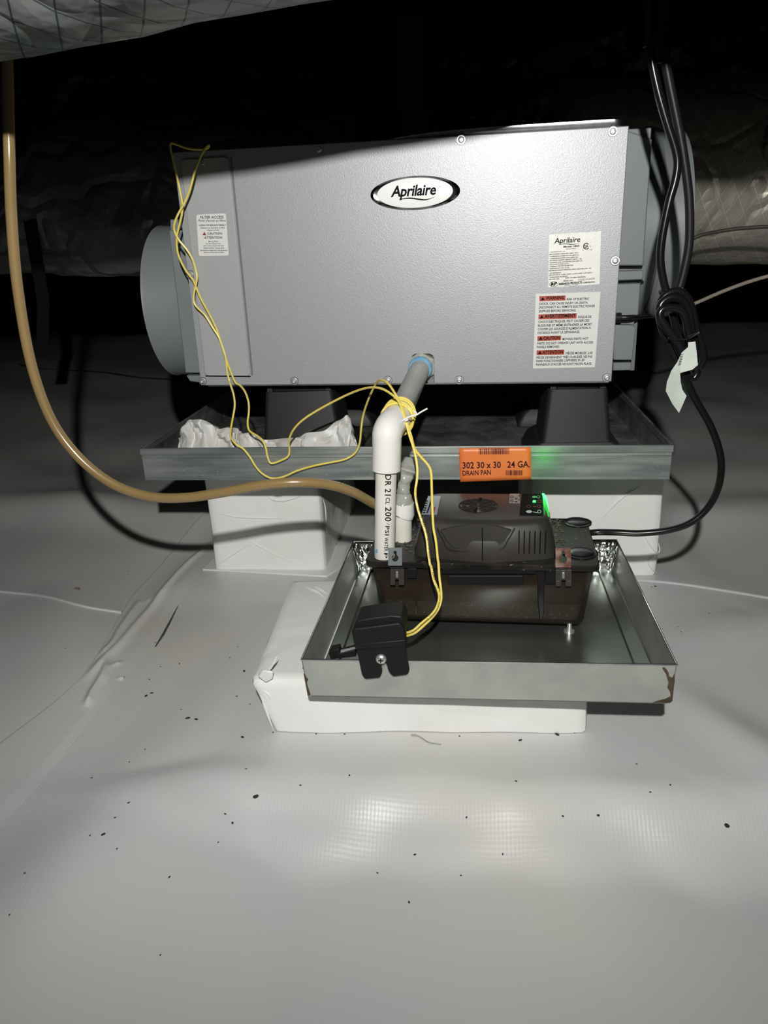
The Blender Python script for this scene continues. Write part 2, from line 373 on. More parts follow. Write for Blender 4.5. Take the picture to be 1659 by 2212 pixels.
# ------------------------------------------------------------------ ducts and things behind
def duct(name, a, b, rad, m, n=48, segs=70, amp=.006, seed=0, dz=None):
    a, b = Vector(a), Vector(b); ax = (b-a).normalized(); r_ = Vector((0, 0, 1)); r_ = (r_-ax*r_.dot(ax)).normalized(); s_ = ax.cross(r_)
    rings = []
    for i in range(segs+1):
        t = i/segs; c = a.lerp(b, t); L = t*(b-a).length; ring = []
        if dz: c = c+Vector((0, 0, dz(L)))
        for k in range(n):
            th = 2*math.pi*k/n; rr = rad+amp*nz(L*4+seed, math.cos(th)*1.6, math.sin(th)*1.6)+amp*.5*nz(L*14+seed, math.cos(th)*3, math.sin(th)*3)
            ring.append(c+(r_*math.cos(th)+s_*math.sin(th))*rr)
        rings.append(ring)
    mb = MB(); mb.loft(rings)
    o = put(name, mb, m, angle=180)
    uvl = o.data.uv_layers.new(name='uv'); Lt = (b-a).length
    for p in o.data.polygons:
        if len(p.vertices) > 4: continue
        ks = [v % n for v in p.vertices]; wrap = max(ks)-min(ks) > n/2
        for li, v in zip(p.loop_indices, p.vertices):
            k = v % n; k = n if (wrap and k == 0) else k
            uvl.data[li].uv = ((v//n)/segs*Lt, k/n*2*math.pi*rad)
    return o
RD = .17
d = duct('insulated_duct', (-1.6, .672, .790), (1.5, .560, .986), RD, 'duct_over', amp=.008, seed=3, dz=None)
tag(d, 'grey foil-jacketed insulated duct crossing overhead at the top left', 'duct')
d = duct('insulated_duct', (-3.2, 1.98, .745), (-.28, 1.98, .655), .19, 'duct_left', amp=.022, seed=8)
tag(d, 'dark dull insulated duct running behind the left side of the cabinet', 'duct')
d = duct('insulated_duct', (.20, 1.98, .665), (3.0, 1.98, .60), .205, 'duct_right', amp=.010, seed=12)
tag(d, 'silver foil insulated duct with diamond scrim thread behind the cabinet on the right', 'duct')
# crumpled foil patch on the right duct
mb = MB(); rows = []
for i in range(34):
    row = []
    for j in range(40):
        u, v = i/33, j/39; th = -.50+1.9*v; x = .63+.36*u+.035*math.sin(v*7+2)
        rr = .222+.028*nz(x*22, v*9, 5)+.018*nz(x*50, v*22, 8)-(.022 if min(i, 33-i, j, 39-j) == 0 else 0)
        row.append(Vector((x, 1.98-rr*math.cos(th), .648+rr*math.sin(th))))
    rows.append(row)
mb.grid(rows); put('foil_wrap', mb, 'foil_hot', d, angle=20, solid=.001, label='shiny crumpled foil wrap around the duct')
# hanging strap under the left duct
a = aty(95, 560, 1.83); mb = MB()
pts = [Vector((a.x-.005, 1.83, a.z+.55)), Vector((a.x, 1.80, a.z+.1)), aty(93, 650, 1.80), aty(92, 745, 1.80)]
mb.prism([p+Vector((-.016, 0, 0)) for p in pts[::-1]]+[p+Vector((.016, 0, 0)) for p in pts], [p+Vector((-.016, .003, 0)) for p in pts[::-1]]+[p+Vector((.016, .003, 0)) for p in pts])
tag(put('hanger_strap', mb, 'black_plastic', smooth=False), 'black strap end dangling under the dark left duct', 'strap')
a = aty(892, 280, 2.3); mb = MB(); mb.box(W0, a.x-.035, a.x+.035, 2.28, 2.35, 0, 1.1)
tag(put('support_post', mb, 'post', bevel=.004), 'dim dark green square post standing behind the cabinet', 'post')
# black plastic sheet drooping from the joists behind
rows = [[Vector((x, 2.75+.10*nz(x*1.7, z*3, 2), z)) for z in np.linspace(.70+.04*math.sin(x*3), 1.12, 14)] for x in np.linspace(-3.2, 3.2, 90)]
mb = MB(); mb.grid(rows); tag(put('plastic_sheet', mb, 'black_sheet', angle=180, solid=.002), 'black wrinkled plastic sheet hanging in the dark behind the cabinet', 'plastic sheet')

# wires in the right background
def cable(name, pts, rad, m, label, cat, n=8, parent=None, sub=8):
    mb = MB(); mb.tube(crom([aty(*p) for p in pts], sub), rad, n)
    o = put(name, mb, m, parent)
    if label: tag(o, label, cat)
    return o
cable('thin_wire', [(1330, 600, 1.62), (1420, 560, 1.62), (1500, 514, 1.62), (1560, 499, 1.60), (1620, 492, 1.58), (1700, 490, 1.55), (1800, 500, 1.5)], .0035, 'brown_wire', 'thin dark brown wire crossing in front of the foil duct at right', 'wire')
cable('thin_wire', [(1300, 676, 1.50), (1400, 684, 1.50), (1460, 672, 1.49), (1500, 656, 1.48), (1560, 630, 1.46), (1620, 608, 1.44), (1680, 592, 1.42), (1800, 570, 1.4)], .0032, 'tan_wire', 'thin tan wire rising to the right below the foil duct', 'wire')
pts = [atf(x, y)+Vector((0, 0, .006)) for x, y in ((-120, 745), (0, 777), (60, 794), (130, 802), (220, 806), (300, 818), (365, 822), (440, 826))]
mb = MB(); mb.tube(crom(pts), .003, 8); tag(put('thin_wire', mb, 'brown_wire'), 'thin dark wire lying on the membrane far behind at left', 'wire')

# ------------------------------------------------------------------ wrapped blocks and foam slab
def wrapped(name, fr, x0, x1, y0, y1, zt, label, pinch=0, rad=.012, amp=.003, N=14, ztr=None):
    bm_v = []; 
    mb = MB()
    def nrm(x, y, z):
        # rounded box surface
        c = Vector((min(max(x, x0+rad), x1-rad), min(max(y, y0+rad), y1-rad), min(max(z, rad*.4), zt-rad)))
        q = Vector((x, y, z)); dd = q-c
        if dd.length > 1e-9: q = c+dd.normalized()*rad if dd.length > rad*.999 else q
        ztx = zt if ztr is None else zt+(ztr-zt)*(x-x0)/(x1-x0)
        nn = amp*nz(q.x*11+x0*9, q.y*11, q.z*12)+amp*.15*nz(q.x*34, q.y*34, q.z*30+x0)
        s = (q-Vector(((x0+x1)/2, (y0+y1)/2, zt/2))); s.z *= .3
        q = q+s.normalized()*nn*(1 if z < zt-.002 else .1)
        q.z = min(q.z, zt)*ztx/zt
        k = 1-q.z/zt
        if pinch: q.x += pinch*k*max(0, 1-(q.x-x0)/.05)
        q.z = max(q.z, 0)
        return fr(*q)
    def face(a, b, c_):
        n1 = max(6, int((Vector(b)-Vector(a)).length/.007)); n2 = max(6, int((Vector(c_)-Vector(a)).length/.007))
        A, B, C2 = Vector(a), Vector(b), Vector(c_)
        mb.grid([[nrm(*(A+(B-A)*i/n1+(C2-A)*j/n2)) for j in range(n2+1)] for i in range(n1+1)])
    face((x0, y0, 0), (x0, y0, zt), (x1, y0, 0)); face((x0, y0, zt), (x0, y1, zt), (x1, y0, zt))
    face((x0, y0, 0), (x0, y1, 0), (x0, y0, zt)); face((x1, y0, 0), (x1, y0, zt), (x1, y1, 0)); face((x0, y1, 0), (x1, y1, 0), (x0, y1, zt))
    o = put(name, mb, 'wrap', angle=180)
    return tag(o, label, 'block' if 'block' in name else 'slab', None)
bl = wrapped('wrapped_block', W0, -.462, -.258, 1.188, 1.575, .2180, 'white membrane-wrapped block under the left side of the large drain pan', amp=.004)
br = wrapped('wrapped_block', W0, .098, .306, 1.175, 1.560, .2120, 'white membrane-wrapped block under the right side of the large drain pan', amp=.004)
FS = frame((-.2371, .7276, 0), 2.70, 0)
fs = wrapped('wrapped_slab', FS, -.022, .369, 0, .272, .0735, 'low white membrane-wrapped slab under the small drain pan', pinch=.022, rad=.009, amp=.004, ztr=.0765)
# base flaps, crease ribs and folded corner on the wraps
def ribs(parent, name, lines, rad, m='wrap'):
    for pts in lines:
        mb = MB(); c = crom(pts, 6); n = len(c); mb.tube(c, [rad*max(.15, math.sin(math.pi*i/(n-1))) for i in range(n)], 6); put(name, mb, m, parent)
fl = MB(); q = [atz(437, 1228, .003), atz(705, 1243, .003), Vector((-.235, 1.195, .003)), Vector((-.235, 1.3, .003)), Vector((-.475, 1.3, .003))]
fl.prism([Vector((p.x, p.y, -.003)) for p in q], [Vector((p.x, p.y, .0022)) for p in q]); put('base_flap', fl, 'flap', bl, bevel=.001)
cr = lambda L_, Y: [aty(x, y, Y) for x, y in L_]
ribs(bl, 'fold_crease', [cr([(475, 1110), (520, 1118), (610, 1120)], 1.186), cr([(530, 1165), (560, 1180), (610, 1205), (690, 1232)], 1.186), cr([(540, 1175), (500, 1200), (470, 1222)], 1.186),
                        cr([(577, 1070), (590, 1080), (615, 1082), (650, 1072)], 1.186), cr([(697, 1075), (703, 1100), (706, 1150)], 1.187)], .0011)
ribs(br, 'fold_crease', [cr([(1300, 1120), (1345, 1075), (1395, 1045)], 1.173), cr([(1412, 1150), (1425, 1190), (1400, 1215), (1420, 1240)], 1.173), cr([(1390, 1150), (1405, 1180), (1428, 1200)], 1.173)], .0011)
Y = .7265
ribs(fs, 'fold_crease', [cr([(558, 1455), (580, 1447), (592, 1430), (600, 1415)], .735), cr([(562, 1485), (580, 1500), (586, 1515)], .728), cr([(562, 1500), (575, 1535), (592, 1582)], .727),
                        [atz(x, y, .0745) for x, y in ((662, 1268), (690, 1280), (700, 1290))], [atz(x, y, .0745) for x, y in ((680, 1266), (697, 1275), (705, 1282))]], .0016)
mb = MB(); q = [(567, 1448), (590, 1452), (588, 1468), (574, 1476), (556, 1462)]
c = [aty(x, y, .7245) for x, y in q]; mb.prism(c, [p+Vector((0, .004, 0)) for p in c]); put('folded_corner', mb, 'flap', fs, bevel=.0016)

# ------------------------------------------------------------------ large drain pan
pan = thing('drain_pan', 'large galvanised drain pan under the grey cabinet on two white blocks', 'drain pan', P(.381, .381, -.0489))
S, H, T = .762, .0489, .0012
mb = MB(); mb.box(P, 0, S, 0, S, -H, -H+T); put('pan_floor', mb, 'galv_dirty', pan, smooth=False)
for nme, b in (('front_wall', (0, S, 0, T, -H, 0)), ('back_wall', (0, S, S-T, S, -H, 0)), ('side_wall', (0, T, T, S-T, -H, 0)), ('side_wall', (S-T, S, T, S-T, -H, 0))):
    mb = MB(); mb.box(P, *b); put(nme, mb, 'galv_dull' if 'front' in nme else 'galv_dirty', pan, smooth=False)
for (ax, v0) in (('x', 0), ('x', S), ('y', 0), ('y', S)):
    mb = MB(); hw = .0022
    if ax == 'y': mb.box(P, -.0015, S+.0015, v0-hw, v0+hw, -.0095, .0008)
    else: mb.box(P, v0-hw, v0+hw, 0, S, -.0095, .0008)
    put('rim_hem', mb, 'galv_dull', pan, bevel=.0008)
mb = MB(); mb.box(P, 0, S, -.0017, 0, -.0145, -.0135); mb.box(P, 0, S, -.0008, 0, -H, -H+.002); put('hem_bead', mb, 'galv_dull', pan)
# orange sticker folded over the rim
hp = face_hit(P, -.0032)
q = [(991, 968), (1147, 966), (1148, 1035), (994, 1041)]
mb = MB(); rows = []
for i in range(13):
    row = []
    for j in range(9):
        u, v = i/12, j/8; a = Vector(q[0]).lerp(Vector(q[1]), u); b = Vector(q[3]).lerp(Vector(q[2]), u); e = a.lerp(b, v)
        p_ = hp(*e); row.append(p_+Vector((0, -.0012*abs(nz(u*4, v*3, 2))*(1 if v > .1 else 0), 0)))
    rows.append(row)
mb.grid([r for r in rows]); mb.f = [f[::-1] for f in mb.f]
lab = put('orange_sticker', mb, 'orange', pan, label='orange drain pan size sticker', angle=180, solid=.0002)
hit = face_hit(P, -.0046); cz = (980, 950, 6.9125)
pr = Print(hit, cz)
pr.text('302 30 x 30', 133, 428, 705, 418, 98, .014); pr.text('24 GA.', 802, 416, 1140, 408, 98, .014); pr.text('DRAIN PAN', 133, 534, 556, 520, 76, .014)
pr.put('print', 'ink_purple', lab)
pr = Print(hit, cz); pr.bars(375, 830, 128, 218, 3, u=8, tilt=-.01); pr.put('barcode', 'ink_purple', lab); pr = Print(hit, cz); pr.bars(778, 1028, 458, 532, 5, u=7.5, tilt=-.005); pr.put('barcode', 'ink_purple', lab)

# crumpled white sheet lying in the pan
sil = [(386, 946), (392, 940), (404, 909), (418, 906), (436, 906), (455, 914), (472, 926), (490, 923), (513, 925), (520, 936), (545, 934), (562, 944), (572, 950), (610, 947), (645, 944), (662, 935), (700, 930), (722, 912), (740, 903), (748, 896), (754, 900), (758, 930), (768, 958)]
rows = []
sp_ = crom([Vector((x, y, 0)) for x, y in sil], 5)
for i, s_ in enumerate(sp_):
    row = []; top = aty(s_.x, s_.y, 1.062+.008*nz(i*.13, 0, 5)); zf = .2235
    for j in range(17):
        v = j/16
        if v < .55: t = v/.55; p_ = Vector((top.x+.0, 1.036+(top.y-1.036)*t, zf+.004+(top.z-zf-.004)*t**.8))
        else: t = (v-.55)/.45; p_ = Vector((top.x, top.y+.022*t, top.z+(zf-top.z)*t**1.3))
        k = math.sin(math.pi*v); am = .008*k*(0 if .5 < v < .6 else 1)
        p_ += Vector((am*nz(i*.14, j*.3, 1), 1.3*am*(1-3*abs(nz(i*.13+j*.14, j*.2, 7))), am*nz(i*.2, j*.4, 3)*.6)); p_.y = max(p_.y, 1.0345)
        row.append(p_)
    rows.append(row)
mb = MB(); mb.grid(rows); tag(put('crumpled_sheet', mb, 'white_trash', angle=30, solid=.0006), 'crumpled white plastic sheet lying in the large pan around the left foot', 'plastic sheet')

# ------------------------------------------------------------------ riser feet
def foot(x0, x1, yf, label):
    cx = (x0+x1)/2; hw = (x1-x0)/2; z1 = (.3455 if cx < 0 else .3415); z0 = .2232+(.0 if cx < 0 else -.004)
    t = thing('riser_foot', label, 'riser', (cx, yf+.05, z0), 'black riser feet under the cabinet')
    def ring(h, dp, z, r_=.008, k=5):
        out = []
        for (sx, sy) in ((1, -1), (1, 1), (-1, 1), (-1, -1)):
            a0 = {(1, -1): -90, (1, 1): 0, (-1, 1): 90, (-1, -1): 180}[(sx, sy)]
            for i in range(k): a = R(a0+90*i/(k-1)); out.append(Vector((cx+sx*(h-r_)+r_*math.cos(a), yf+.05+sy*(dp-r_)+r_*math.sin(a), z)))
        return out
    mb = MB(); mb.loft([ring(hw+.016, .062, z0), ring(hw+.009, .056, z0+.035), ring(hw+.001, .050, z1-.014)]); put('body', mb, 'black_foot', t)
    mb = MB(); mb.loft([ring(hw+.032, .068, z0), ring(hw+.032, .068, z0+.006), ring(hw+.024, .064, z0+.022), ring(hw+.014, .06, z0+.030)]); put('base_flange', mb, 'black_foot', t)
    mb = MB(); mb.loft([ring(hw-.008, .042, z1-.014, .006), ring(hw-.008, .042, z1, .006)]); put('top_pad', mb, 'black_plastic', t)
    for sx in (-1, 1): mb = MB(); mb.box(W0, cx+sx*(hw-.006)-.004, cx+sx*(hw-.006)+.004, yf+.005, yf+.095, z1-.016, z1-.006); put('top_lug', mb, 'black_foot', t)
foot(-.318, -.214, 1.125, 'black plastic riser foot under the cabinet front, behind the crumpled white sheet')
foot(.113, .196, 1.115, 'black plastic riser foot under the right front of the cabinet')
foot(-.318, -.214, 1.36, 'rear black plastic riser foot in shadow behind the left front one')
foot(.113, .196, 1.35, 'rear black plastic riser foot in shadow behind the right front one')

# ------------------------------------------------------------------ dehumidifier cabinet
D = .40
un_ = thing('dehumidifier', 'pale grey metal dehumidifier cabinet with round side collars standing in the large pan', 'dehumidifier', U(UW/2, D/2, 0))
mb = MB(); mb.box(U, .004, UW-.004, .014, D, .002, UH-.002); put('cabinet', mb, 'plate', un_, bevel=.002)
fh_ = face_hit(U, 0)
Ui = lambda p: p
def uloc(px, py):   # position on the front face in the cabinet's own measurements
    p_ = fh_(px, py); o_ = U(0, 0, 0); ex = U(1, 0, 0)-o_; ez = U(0, 0, 1)-o_; dd = p_-o_
    return dd.dot(ex), dd.dot(ez)
n0x, n1x = uloc(889, 800)[0], uloc(937, 800)[0]; nz1 = uloc(912, 765)[1]
pl = [(0, 0), (n0x, 0), (n0x, nz1-.006), (n0x+.002, nz1-.002), (n0x+.006, nz1), (n1x-.006, nz1), (n1x-.002, nz1-.002), (n1x, nz1-.006), (n1x, 0), (UW, 0), (UW, UH), (0, UH)]
mb = MB(); mb.prism([U(x, .014, z) for x, z in pl], [U(x, 0, z) for x, z in pl]); put('front_panel', mb, 'grey_paint', un_, bevel=.0012)
mb = MB(); mb.box(U, n0x, n1x, .010, .0135, 0, nz1); put('notch_plate', mb, 'plate', un_, smooth=False)
mb = MB(); mb.box(U, .012, UW-.004, .0, .013, -.0015, .0005); put('bottom_lip', mb, 'bright_metal', un_, smooth=False)
# filter door
dc = [(391, 345), (494, 338), (541, 812), (444, 811)]
lc = [uloc(*p) for p in dc]
def rr2(c4, r_, k=4):
    out = []; n = 4
    for i in range(n):
        p, a, b = Vector(c4[i]), Vector(c4[i-1]), Vector(c4[(i+1) % n]); da = (a-p).normalized(); db = (b-p).normalized()
        for j in range(k+1): t = j/k; out.append(p+da*r_*(1-t)**2+db*r_*t**2)
    return out
mb = MB(); rr = rr2(lc[::-1], .006); mb.prism([U(x, .0, z) for x, z in rr], [U(x, -.0022, z) for x, z in rr]); fd = put('filter_door', mb, 'grey_panel', un_, bevel=.001)
g = [(lc[1][0]+.0015, lc[1][1]), (lc[1][0]+.0045, lc[1][1]-.002), (lc[2][0]+.0045, lc[2][1]+.002), (lc[2][0]+.0015, lc[2][1])]
mb = MB(); mb.prism([U(x, .0, z) for x, z in g], [U(x, -.0006, z) for x, z in g]); put('door_groove', mb, 'plate', un_, smooth=False)
g = [(lc[3][0], lc[3][1]-.0016), (lc[2][0], lc[2][1]-.0016), (lc[2][0], lc[2][1]), (lc[3][0], lc[3][1])]
mb = MB(); mb.prism([U(x, .0, z) for x, z in g], [U(x, -.0006, z) for x, z in g]); put('door_groove', mb, 'ink', un_, smooth=False)
# stickers
def sticker(name, q, m, parent, yo=-.0005, lab_=None, r_=.0):
    hq = [uloc(*p) for p in q]; rr = rr2(hq[::-1], r_) if r_ else [Vector(p) for p in hq[::-1]]
    mb = MB(); mb.prism([U(x, yo+.0004, z) for x, z in rr], [U(x, yo, z) for x, z in rr]); return put(name, mb, m, parent, smooth=False, label=lab_)
st = sticker('filter_sticker', [(425.5, 464), (489, 461), (495.5, 552), (431, 553)], 'paper', un_, -.0026, 'small white filter access sticker', .003)
cz = (410, 440, 16.59); pr = Print(face_hit(U, -.0030), cz)
for a in (('FILTER ACCESS', 372, 535, 1215, 525, 98, .012, 0), ("Point d'acces au filtre", 300, 645, 1290, 640, 84, .005, .25), ('CLEAN OR REPLACE YEARLY', 325, 800, 1290, 795, 62, .02, 0),
          ('Nettoyer ou remplacer le filtre', 380, 890, 1255, 885, 50, .01, .2), ('chaque annee', 610, 970, 1040, 962, 50, .01, .2), ('CAUTION', 628, 1112, 1150, 1108, 90, .01, 0), ('ATTENTION', 505, 1258, 1165, 1252, 88, .012, .22),
          ('Moving Parts', 670, 1378, 1015, 1374, 46, .01, 0), ('Do Not Operate Unit', 585, 1452, 1110, 1450, 46, .01, 0), ('with access panels removed.', 480, 1530, 1225, 1526, 46, .01, 0),
          ('Pieces mobiles. Ne pas faire', 490, 1610, 1230, 1606, 46, .01, .2), ("fonctionner l'appareil si les panneaux", 370, 1690, 1355, 1688, 46, .01, .2), ("d'acces ne sont pas en place.", 490, 1765, 1240, 1760, 46, .01, .2)):
    pr.text(*a)
pr.put('print', 'ink', st)
pr = Print(face_hit(U, -.0030), cz); pr.poly([(455, 1130), (590, 1130), (520, 1002)]); pr.put('warning_triangle', 'ink_red', st)
def brand(pr, pts, cap, bold, sw):
    pr.text('Aprilaire', *pts, cap, bold, .22, .95)
    x0, y0, x1, y1 = sw; n = 14; a = []; b = []
    for i in range(n+1):
        t = i/n; x = x0+(x1-x0)*t; y = y0+(y1-y0)*t+math.sin(t*math.pi*1.9+.2)*cap*-.13*(1-t*.2)+(-cap*.18*max(0, t-.7)/.3)
        wd = cap*.065*math.sin(math.pi*min(1, .12+t*.88))+.3; a.append((x, y-wd)); b.append((x, y+wd))
    for i in range(n): pr.poly([a[i], a[i+1], b[i+1], b[i]][::-1])
st = sticker('rating_sticker', [(1186, 507), (1298, 499.5), (1295, 614), (1184, 621.5)], 'paper_hot', un_, -.0006, 'white rating sticker with small print')
cz = (1170, 490, 11.85); hh = face_hit(U, -.0010); pr = Print(hh, cz)
brand(pr, (322, 425, 1010, 380), 140, .012, (445, 462, 985, 425))
pr.text('Model 1850', 565, 535, 965, 505, 48, .025, 0); pr.text('M-FACT/DRY', 630, 580, 880, 562, 18, .03)
for i, (t, x, w_, c_) in enumerate((('115V/60HZ/1PH  5.8', 215, 595, 22), ('MAX NORMAL OPERATING AMPS - 8.0 A', 200, 940, 26), ('COMPRESSOR LOCKED ROTOR AMPS 32 A', 205, 960, 26), ('COMPRESSOR RATED LOAD AMPS 5.8A', 210, 935, 26),
       ('MAXIMUM CURRENT AMPACITY (MCA) 11.8A', 205, 1030, 26), ('MAXIMUM OVER CUR PROTECTION AMPS 15A', 212, 1045, 26), ('FAN RATED POWER 135 W', 200, 685, 26), ('THERMALLY PROTECTED MOTORS', 208, 805, 28), ('REFRIGERANT 410A 1.5 OZ', 210, 710, 26), ('MAXIMUM DESIGN PRESSURE (PSIG) HIGH 540 LOW 180', 190, 1265, 28))):
    y = (658, 720, 775, 830, 880, 932, 982, 1032, 1085, 1138)[i]; pr.text(t, x, y, w_, y-.062*(w_-x), c_, .03)
for t, x, y, w_, c_ in (('US PATENTS:', 200, 1205, 495, 30), ('#5,047,817; 5,801,840; 6,433,268; 7,574,871', 190, 1250, 1295, 24), ('CANADIAN PATENTS:', 205, 1310, 670, 32), ('#2,246,186', 190, 1358, 450, 24), ('AND OTHERS PENDING', 600, 1325, 1125, 30),
                        ('SERIAL NO:', 555, 1402, 805, 34)):
    pr.text(t, x, y, w_, y-.062*(w_-x), c_, .03)
pr.text('222021416239', 935, 1380, 1360, 1345, 46, 0); pr.text('RESEARCH PRODUCTS', 445, 1487, 1040, 1447, 52, .05); pr.text('CORPORATION', 1060, 1447, 1365, 1425, 34, .04); pr.text('MADISON, WI 53701', 590, 1510, 940, 1490, 20, .03)
pr.text('RP', 232, 1505, 400, 1492, 78, .05, .25)
def ringp(pr, cx, cy, rx, ry, w_, a0=0, a1=360, n=40):
    for i in range(n):
        a, b = R(a0+(a1-a0)*i/n), R(a0+(a1-a0)*(i+1)/n)
        pr.poly([(cx+rx*math.cos(a), cy+ry*math.sin(a)), (cx+rx*math.cos(b), cy+ry*math.sin(b)), (cx+(rx-w_)*math.cos(b), cy+(ry-w_)*math.sin(b)), (cx+(rx-w_)*math.cos(a), cy+(ry-w_)*math.sin(a))][::-1])
ringp(pr, 312, 1468, 112, 68, 9); ringp(pr, 1145, 495, 82, 84, 20, 40, 320); pr.text('SA', 1098, 540, 1200, 528, 84, .03)
pr.put('print', 'ink', st)
pr = Print(hh, cz); pr.text('C', 1035, 612, 1078, 610, 44, 0); pr.text('US', 1225, 606, 1295, 602, 44, 0); ringp(pr, 1245, 490, 26, 26, 5); pr.put('grey_print', 'ink_soft', st)

st = sticker('warning_sticker', [(1157.5, 635), (1297, 630), (1285, 793), (1151, 796)], 'paper', un_, -.0006, 'white sticker with four red warning headings')
cz = (1140, 620, 9.759)
red = [(245, 192, 798, 178, 795, 282, 245, 300, 'WARNING', 380, 268, 768, 254), (228, 578, 1035, 555, 1028, 660, 225, 682, 'AVERTISSEMENT', 352, 652, 1012, 632),
       (205, 1038, 705, 1026, 698, 1122, 203, 1138, 'CAUTION', 330, 1112, 682, 1100), (190, 1336, 772, 1320, 766, 1422, 186, 1436, 'ATTENTION', 312, 1412, 748, 1398)]
for r_ in red: pr = Print(hh, cz); pr.poly([(r_[0], r_[1]), (r_[2], r_[3]), (r_[4], r_[5]), (r_[6], r_[7])][::-1]); pr.put('red_heading', 'red_box', st)
for r_ in red:
    pr = Print(face_hit(U, -.0013), cz); pr.text(r_[8], *r_[9:], 72, .03, .1); x, y = r_[6]+25, r_[7]-22; pr.poly([(x, y), (x+88, y-4), (x+48, y-68)]); pr.put('heading_print', 'ink', st)
pr = Print(hh, cz)
for t, x0, y0, x1, y1 in (('RISK OF ELECTRIC', 822, 280, 1295, 268), ('SHOCK. CAN CAUSE INJURY OR DEATH.', 242, 378, 1272, 350), ('DISCONNECT ALL REMOTE ELECTRIC POWER', 235, 455, 1420, 422), ('SUPPLIES BEFORE SERVICING.', 232, 534, 1025, 512),
                          ('RISQUE DE', 1062, 655, 1345, 650), ('CHOCS ÉLECTRIQUES. PEUT CAUSER DES', 222, 758, 1298, 728), ('BLESSURES ET MÊME ENTRAÎNER LA MORT.', 215, 836, 1368, 808), ('COUPER LES SOURCES D\'ALIMENTATION À', 212, 912, 1330, 885), ('DISTANCE AVANT LE DÉPANNAGE.', 207, 990, 1100, 968),
                          ('MOVING PARTS. HOT', 732, 1122, 1280, 1108), ('PARTS. DO NOT OPERATE UNIT WITH ACCESS', 200, 1214, 1382, 1188), ('PANELS REMOVED.', 192, 1290, 680, 1280), ('PIÈCES MOBILES. LAS', 800, 1420, 1368, 1408), ('PIÈCES DEVIENNENT TRÈS CHAUDES. NE PAS', 180, 1512, 1362, 1488), ("FAIRE FONCTIONNER L'APPAREIL SI LES", 176, 1584, 1198, 1562), ("PANNEAUX D'ACCÈS NE SONT PAS EN PLACE.", 172, 1658, 1355, 1638)):
    pr.text(t, x0, y0, x1, y1, 50, .018, .1)
pr.put('print', 'ink', st)
# oval badge
cz = (780, 360, 6.9125); cx, cy = uloc(780+805/6.9125, 360+393/6.9125)
def ell(rx, ry, y, n=56, tilt=-2.6): 
    c, s_ = math.cos(R(tilt)), math.sin(R(tilt)); return [U(cx+rx*math.cos(a)*c+ry*math.sin(a)*s_*-1, y, cy+rx*math.cos(a)*s_*-1*-1*0+ry*math.sin(a)) for a in [2*math.pi*k/n for k in range(n)]]
ax_, bz_ = (uloc(993, 415)[0]-uloc(799, 415)[0])/2, (uloc(896, 379.5)[1]-uloc(896, 453)[1])/2
mb = MB(); mb.loft([ell(ax_, bz_, 0), ell(ax_, bz_, -.0012), ell(ax_*.93, bz_*.93, -.0034), ell(ax_*.85, bz_*.90, -.0026)]); bd = put('badge', mb, 'badge_rim', un_, label='chrome-rimmed oval maker badge')
mb = MB(); mb.loft([ell(ax_*.84, bz_*.885, -.002), ell(ax_*.84, bz_*.885, -.0032), ell(ax_*.8, bz_*.84, -.0036)]); put('badge_face', mb, 'badge', bd)
pr = Print(face_hit(U, -.0039), cz); brand(pr, (443, 450, 1143, 412), 165, .026, (572, 498, 1125, 470)); ringp(pr, 1170, 302, 12, 12, 4, n=16); pr.put('badge_print', 'ink', bd)
# screws
sm = None
for (x, y) in ((689, 322), (996, 302), (1324, 284), (438, 351), (411, 593), (1329, 563), (438, 823), (636, 823), (838, 821.5), (992, 821), (1311, 816)):
    a, b = uloc(x, y); c = U(a, 0, b); n_ = (U(0, -1, 0)-U(0, 0, 0)).normalized()
    if sm is None:
        mb = MB(); mb.lathe(c, n_, [(.0058, 0), (.0058, .0006), (.0042, .0006), (.0040, .0020), (.0030, .0032), (.0017, .0034), (.0015, .0018), (0, .0018)], 20)
        o = put('screw', mb, 'chrome', un_); sm = (o, c.copy())
        o.data.transform(Matrix.Translation(-(c-wloc(un_)))); o.location = c-wloc(un_)
        # dark washer
        mb2 = MB(); mb2.lathe(c, n_, [(.0064, -.0002), (.0064, .0004), (.0054, .0004)], 20); wz = put('washer', mb2, 'ink_soft', un_); wz.data.transform(Matrix.Translation(-(c-wloc(un_)))); wz.parent = o
    else:
        o = sm[0].copy(); COL.objects.link(o); o.parent = un_; o.location = c-wloc(un_)
        w2 = wz.copy(); COL.objects.link(w2); w2.parent = o
# sheet-metal lid flange rising behind the top edge
x0 = uloc(838, 300)[0]; x1 = uloc(1350, 266)[0]; N = 24; a = []; b = []
for i in range(N+1):
    t = i/N; x = x0+(x1-x0)*t; hgt = .0085*(1-math.exp(-t*5))+.001
    if t > .97: hgt -= .0015
    a.append((x, hgt))
mb = MB(); rows = [[U(x, .010, UH-.004), U(x, .010, UH+h_), U(x, .013, UH+h_+.0008), U(x, .11, UH+h_+.002)] for x, h_ in a]
mb.grid(rows); put('lid_flange', mb, 'bright_metal', un_, solid=.001, label='bright bare-metal lid edge')
mb = MB(); mb.box(U, .005, x0+.01, .012, D-.01, UH-.003, UH+.001); mb.box(U, x0, UW-.01, .05, D-.01, UH-.003, UH+.006); put('top_cover', mb, 'grey_plastic', un_, bevel=.001)
